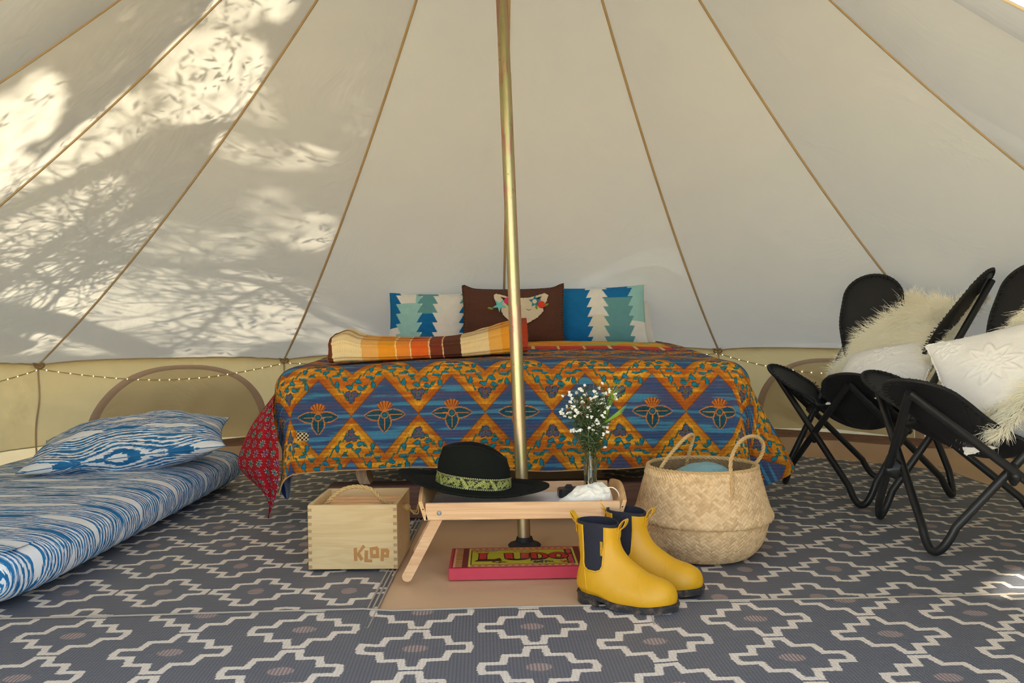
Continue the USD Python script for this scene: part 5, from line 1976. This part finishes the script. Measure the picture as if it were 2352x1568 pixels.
G1 = [(1.24, 3.215, 0), (1.108, 3.76, 0), (1.56, 3.86, 0), (1.675, 3.40, 0)]
T1 = [(1.235, 3.33, .487), (1.105, 3.86, .498), (1.535, 3.83, .874), (1.765, 3.32, .864)]
C1 = (1.40, 3.60, .252)
ch1, S1, B1 = make_chair('black leather butterfly chair nearer the bed, with a small white cushion', G1, T1, C1)
G2 = [(1.182, 2.56, 0), (1.235, 3.085, 0), (1.76, 2.98, 0), (1.68, 2.45, 0)]
T2 = [(1.085, 2.50, .515), (1.245, 3.15, .505), (1.765, 3.0, .870), (1.86, 2.40, .87)]
C2 = (1.47, 2.78, .258)
ch2, S2, B2 = make_chair('black leather butterfly chair at the right edge, its near wing towards the boots', G2, T2, C2)
# maker's label on the back of the first chair's outer wing
d = np.array(T1[3]) - np.array(C1)
lb = np.array(C1) + d * .62 + np.array([.026, .012, -.075])
part('care_label', box(.001, .042, .058, lb, rot=R(-32, [0, 1, 0]) @ R(-22, [0, 0, 1])), 'grey_label', ch1, label='small grey care label on the back of the leather')

# sheepskins
g = G()
h = g.n('hair_info', 'intercept')
r = g.n('hair_info', 'index')
p_, x, y, z = g.pos()
n = g.noise(p_, 16.0, 2)
c = g.mix(n, lin(253, 242, 212), lin(255, 252, 238))
g.done('sheep_fur', g.pbr(base_color=c, roughness=0.75, specular_ior_level=0.2, sheen_weight=0.3))
plain('sheep_hide', lin(226, 204, 156), 0.95, 0.08, 40, 0.004)


def sheepskin(label, corners, sag, count, length, seed, lift=.012, drop=None):
    """corners: lower-far, lower-near, upper-near, upper-far."""
    rg = np.random.default_rng(seed)
    A, Bq, Cq, Dq = [np.array(q, float) for q in corners]
    n1, n2 = 60, 60
    s, t = np.meshgrid(np.linspace(0, 1, n1), np.linspace(0, 1, n2), indexing='ij')
    def surf(s, t):
        s, t = s[..., None], t[..., None]
        e = .5 + (s - .5) * (1 + .10 * np.cos(t * 7 + seed))
        P = (A * (1 - e) + Bq * e) * (1 - t) + (Dq * (1 - e) + Cq * e) * t
        nrm = np.cross(Bq - A, Dq - A); nrm /= np.linalg.norm(nrm)
        if nrm[0] > 0: nrm = -nrm
        bow = 4 * e * (1 - e)
        P = P - nrm * (sag * bow * (0.35 + .65 * np.sin(np.pi * np.clip(t, 0, 1)))) 
        P[..., 2] -= (.050 * bow * t ** 3)[..., 0]
        return P + nrm * .012, nrm
    P, nrm = surf(s, t)
    th_ = thing('sheepskin', label, 'sheepskin')
    part('hide', sheet(P, .006), 'sheep_hide', th_, smooth=True)
    u, v = rg.uniform(0, 1, count), rg.uniform(0, 1, count)
    edge = rg.uniform(size=count) < .22
    side = rg.integers(0, 4, count)
    u = np.where(edge & (side == 0), 0.002, np.where(edge & (side == 1), .998, u))
    v = np.where(edge & (side == 2), 0.998, np.where(edge & (side == 3), .002, v))
    R0, _ = surf(u, v)
    e1 = (Bq - A) / np.linalg.norm(Bq - A)
    e2 = (Dq - A) / np.linalg.norm(Dq - A)
    sw = fbm(np.stack([u * 3.5, v * 3.5, u * 0 + seed], -1), 2, seed) * 2 * np.pi * 1.6
    clump = rg.normal(size=(count, 3)) * .28
    out = np.clip((u - .5) * 2, -1, 1)[:, None] ** 3 * e1 + (np.clip(v - .62, 0, 1) * 2.2)[:, None] ** 2 * e2
    d0 = nrm * .5 + out * .9 + clump * .5
    d1 = nrm * .25 + out * 1.0 - e2 * .35 + np.cos(sw)[:, None] * e1 * .7 + np.sin(sw)[:, None] * e2 * .5 + clump + np.array([0, 0, -.25])
    d0 /= np.linalg.norm(d0, axis=1, keepdims=True)
    d1 /= np.linalg.norm(d1, axis=1, keepdims=True)
    # strands gather in locks: pull the tips towards a few lock centres
    L_ = length * rg.uniform(.6, 1.15, count)[:, None]
    cell = np.floor(np.stack([u * 26, v * 26], 1) + fbm(np.stack([u * 20, v * 20, u * 0], -1), 2, 2)[:, None] * 1.2)
    lk = np.mod(np.sin(cell @ [12.99, 78.23]) * 43758.5, 1)[:, None]
    lock_d = np.stack([np.cos(lk[:, 0] * 40), np.sin(lk[:, 0] * 63), np.cos(lk[:, 0] * 91)], 1)
    k0 = R0
    k1 = R0 + d0 * L_ * .33
    k2 = k1 + (d0 * .5 + d1 * .5 + lock_d * .16) * L_ * .33
    k3 = k2 + (d1 + lock_d * .42) * L_ * .36
    pts = np.stack([k0, k1, k2, k3], 1).reshape(-1, 3)
    wd = np.tile([.0017, .0017, .0012, .0003], count)
    cv = UsdGeom.BasisCurves.Define(stage, numbered('wool', th_))
    cv.CreateTypeAttr('linear')
    cv.CreateCurveVertexCountsAttr(Vt.IntArray.FromNumpy(np.full(count, 4, np.int32)))
    cv.CreatePointsAttr(Vt.Vec3fArray.FromNumpy(pts.astype(np.float32)))
    cv.CreateWidthsAttr(Vt.FloatArray.FromNumpy(wd.astype(np.float32)))
    cv.SetWidthsInterpolation('vertex')
    UsdShade.MaterialBindingAPI.Apply(cv.GetPrim()).Bind(UsdShade.Material.Get(stage, LOOKS + 'sheep_fur'))
    put(cv.GetPrim(), kind='stuff')
    return th_


sheepskin('cream long-haired sheepskin draped over the back of the chair nearer the bed',
          [(1.365, 3.74, .45), (1.48, 3.38, .42), (1.745, 3.42, .745), (1.655, 3.735, .755)], .02, 27000, .085, 3)
sheepskin('cream long-haired sheepskin on the chair at the right edge',
          [(1.42, 2.92, .345), (1.38, 2.55, .34), (1.86, 2.55, .76), (1.78, 2.90, .77)], .02, 20000, .085, 8)

# white embroidered cushions
plain('white_linen', lin(236, 232, 228), 0.92, 0.03, 90, 0.0012)


def white_cushion(label, at, w, h, t, T, seed, relief):
    F, B, u, v = pad(w, h, t, 150, .05, seed, .004)
    X, Zz = u, v
    rel = np.zeros(u.shape)
    def petals(cx, cz, n, r0, ph=0, k=1.0):
        r, a = np.hypot(u - cx, v - cz), np.arctan2(v - cz, u - cx)
        return k * (np.exp(-((r - r0 * (.78 + .22 * np.cos(n * a + ph))) / (.14 * r0)) ** 2) + .8 * np.exp(-((r - r0 * .36 * (1 + .2 * np.cos(n * a))) / (.12 * r0)) ** 2) + np.exp(-(r / (.13 * r0)) ** 2))
    for cx, cz, n, r0 in relief:
        rel = np.maximum(rel, petals(cx, cz, n, r0))
    for k in range(3):
        r = np.hypot(u - .75, v + .9 - .2 * k)
        rel = np.maximum(rel, .7 * np.exp(-((r - .75 + .16 * k) / .022) ** 2))
    rel = np.maximum(rel, .55 * (np.sin((u * .5 + v) * 46 + fbm(np.stack([u * 4, v * 4, u * 0], -1), 2, 3) * 5) > .55) * sm(-v, .25, .6))
    F[..., 1] -= .0045 * rel
    c = thing('cushion', label, 'cushion')
    m = pad_mesh(F, B)
    m.apply_transform(T)
    m.apply_translation(at)
    part('cover', m, 'white_linen', c, smooth=True)
    rim = np.concatenate([F[:, 0], F[-1, 1:], F[::-1][1:, -1], F[0, ::-1][1:]])
    rm = rim @ T[:3, :3].T + np.array(at)
    part('frilled_edge', tube(rm[::2] + np.random.default_rng(seed).normal(size=rm[::2].shape) * .0012, .0034, 6), 'white_linen', c, smooth=True)
    return c


white_cushion('small white cushion with raised embroidery in the seat of the chair nearer the bed', (1.425, 3.475, .478), .38, .30, .12,
              R(-62, [0, 0, 1]) @ R(-50, [1, 0, 0]) @ R(-14, [0, 1, 0]), 31, [(.1, .35, 7, .30), (-.3, .0, 6, .2)])
white_cushion('large white cushion with raised flower embroidery on the chair at the right edge', (1.545, 2.72, .495), .46, .40, .16,
              R(-28, [0, 0, 1]) @ R(-34, [1, 0, 0]) @ R(-17, [0, 1, 0]), 37, [(-.38, .22, 9, .36), (.42, .30, 8, .34), (-.8, .75, 6, .16), (.05, -.35, 7, .2)])

# ---------------------------------------------------------------- floor mattress and pillow
def wave_print(name, along, across, pa, pb_, strands=6.0, lens=0.15):
    """Blue and white line print; along, across: 'x' or 'y' of the object's own space."""
    g = G()
    a, b = g.uv()
    n0 = g.noise(g.xyz(a * 3.5, b * 5, 0.0), 1.0, 2) - 0.5
    A_, B_ = a / pa + n0 * 0.22, b / pb_ + n0 * 0.22
    k = B_.round()
    u = A_ + g.math('floored_modulo', k, 2.0) * 0.5
    fu, fv = u - u.round(), B_ - k
    cu = (fu * 2 * np.pi + np.pi / 2).sin()
    psi = B_ - (B_ * 2 * np.pi).sin() * cu * 0.105
    jit = g.noise(g.xyz(a * 9, b * 130, 0.0), 2.0, 3) - 0.5
    ph = psi * strands + jit * 1.25
    ln = (ph * 2 * np.pi).sin() + ((ph * 2.7 + jit * 2) * 2 * np.pi).sin() * 0.5
    eye = (lens - fu * fu * 1.25 - (fv + fu * 0.10).abs()).ss(-0.01, 0.03)         # white lens between the strands
    fo = 0.5 - fu.abs()
    knot = (0.085 - fo * fo * 1.6 - fv.abs()).ss(-0.02, 0.04)                      # blue knot where they meet
    v = ln * 0.8 - 0.10 + eye * 2.2 - knot * 2.2
    white = v.ss(-0.25, 0.25)
    tone = g.noise(g.xyz(a * 6, b * 30, 0.0), 2.0, 3)
    blue = g.mix(tone, lin(16, 64, 116), lin(54, 136, 184))
    col = g.mix(white, blue, lin(226, 224, 220))
    p, *_ = g.pos()
    w = g.noise(p, 9.0, 3)
    nn = g.noise(p, 600.0, 1)
    g.done(name, g.pbr(base_color=col, roughness=0.88, specular_ior_level=0.15, normal=g.bump(w * 1.0 + nn * 0.03, 0.01)))


wave_print('wave_print', 'x', 'y', .40, .150, 10.0, 0.14)
wave_print('wave_print_pillow', 'x', 'y', .33, .115, 10.0, 0.12)
MX0, MX1, MY0, MY1, MH = -2.10, -1.175, 2.14, 3.97, .158
n1, n2 = 220, 300
ang = np.linspace(0, 2 * np.pi, n1)      # round the cross-section, starting underneath
yy = np.linspace(0, 1, n2)
A, Yv = np.meshgrid(ang, yy, indexing='ij')
sgn = lambda a, e: np.sign(a) * np.abs(a) ** e
endc = np.clip(np.minimum(Yv, 1 - Yv) / .035, 0, 1)
shr = np.sqrt(np.clip(1 - (1 - endc) ** 2, 0, 1)) ** .7
ca, sa = -np.sin(A), -np.cos(A)
Xc = (MX0 + MX1) / 2 + (MX1 - MX0) / 2 * sgn(ca, .32) * (.93 + .07 * shr)
Zc = MH / 2 + MH / 2 * sgn(sa, .62) * shr
low = np.clip(-sa, 0, 1)
Xc = Xc - np.sign(ca) * .05 * (np.clip(.5 - Zc / MH, 0, 1)) ** 1.2 - .03 * sm(.12 - Yv, 0, .12) * (ca > 0) * (Zc < MH * .9)
fold_ = (np.sin(Yv * 150 + 6 * fbm(np.stack([Yv * 8, Zc * 10, Zc * 0], -1), 2, 3)) * .5 + np.sin(Yv * 330) * .25) * sm(.5 - Zc / MH, 0, .4)
Xc = Xc + .006 * fold_ * np.sign(ca)
Zc = np.maximum(Zc + .006 * (fbm(np.stack([Xc * 5, Yv * 9, 0 * Xc], -1), 3, 6) - .5) * (sa > .3), .002)
Yc = MY0 + (MY1 - MY0) * Yv
P = np.stack([Xc, Yc, Zc + .006], -1)
arc = np.concatenate([np.zeros((1, n2)), np.cumsum(np.linalg.norm(np.diff(P[:, n2 // 2][:, None].repeat(n2, 1), axis=0), axis=2), axis=0)])
uv = np.stack([arc, Yc], -1).reshape(-1, 2)
fm = thing('floor_mattress', 'thick floor mattress in a blue and white wave-line cover at the left', 'mattress')
vv, ff = grid(P)
part('cover', trimesh.Trimesh(vv, ff, process=False), 'wave_print', fm, smooth=True, uv=uv)
F, B, u, v = pad(.71, .50, .20, 120, .13, 44, .010, 2.0)
pw = thing('pillow', 'blue and white wave-line pillow lying on the floor mattress', 'pillow')
T = R(13, [0, 0, 1]) @ R(-5, [0, 1, 0]) @ R(-83, [1, 0, 0]) @ R(-2, [0, 1, 0])
m = pad_mesh(F, B)
m.apply_transform(T)
m.apply_translation((-1.475, 3.50, .246))
uv = np.stack([np.r_[F[..., 0].ravel(), B[::-1][..., 0].ravel()], np.r_[F[..., 2].ravel(), B[::-1][..., 2].ravel()]], -1)
part('case', m, 'wave_print_pillow', pw, smooth=True, uv=uv)
rim = np.concatenate([F[:, 0], F[-1, 1:], F[::-1][1:, -1], F[0, ::-1][1:]])
plain('pillow_seam', lin(52, 112, 160), 0.9)
part('seam', tube((rim @ T[:3, :3].T + [-1.475, 3.50, .246])[::3], .0016, 5), 'pillow_seam', pw)

# ---------------------------------------------------------------- fairy lights along the top of the wall
g = G()
g.done('light_cable', g.n('mix_closure', 'closure', fac=0.35, closure1=g.n('diffuse_bsdf', 'BSDF', color=lin(206, 188, 130)), closure2=g.n('translucent_bsdf', 'BSDF', color=lin(190, 170, 110))))
g = G()
g.done('light_bulb', g.n('emission', 'emission', color=(1.0, .82, .42), strength=1.3))
fl_ = thing('fairy_lights', 'thin cord of tiny warm lights looped along the top of the side wall', 'string lights')
bulb = trimesh.creation.icosphere(1, .0026)
for k, dip in ((0, .17), (1, .165), (2, .10), (3, .12), (4, .20), (5, .16)):
    a = np.linspace(0, 1, 60)
    h = .965 - dip * (4 * a * (1 - a)) ** .9
    c = wall_pt(k, a, h)
    th0, th1 = math.radians(SEAMS[k][0]), math.radians(SEAMS[k + 1][0])
    tm_ = th0 + (th1 - th0) * a
    c = c - np.stack([np.sin(tm_), np.cos(tm_), 0 * tm_], 1) * .010
    part('cord', tube(c, .0026, 6), 'light_cable', fl_)
    L_ = np.r_[0, np.cumsum(np.linalg.norm(np.diff(c, axis=0), axis=1))]
    for q in np.arange(.03, L_[-1], .052):
        at = np.array([np.interp(q, L_, c[:, i]) for i in range(3)])
        b = bulb.copy()
        b.apply_translation(at - np.array([math.sin((th0 + th1) / 2), math.cos((th0 + th1) / 2), 0]) * .003)
        part('bulb', b, 'light_bulb', fl_)
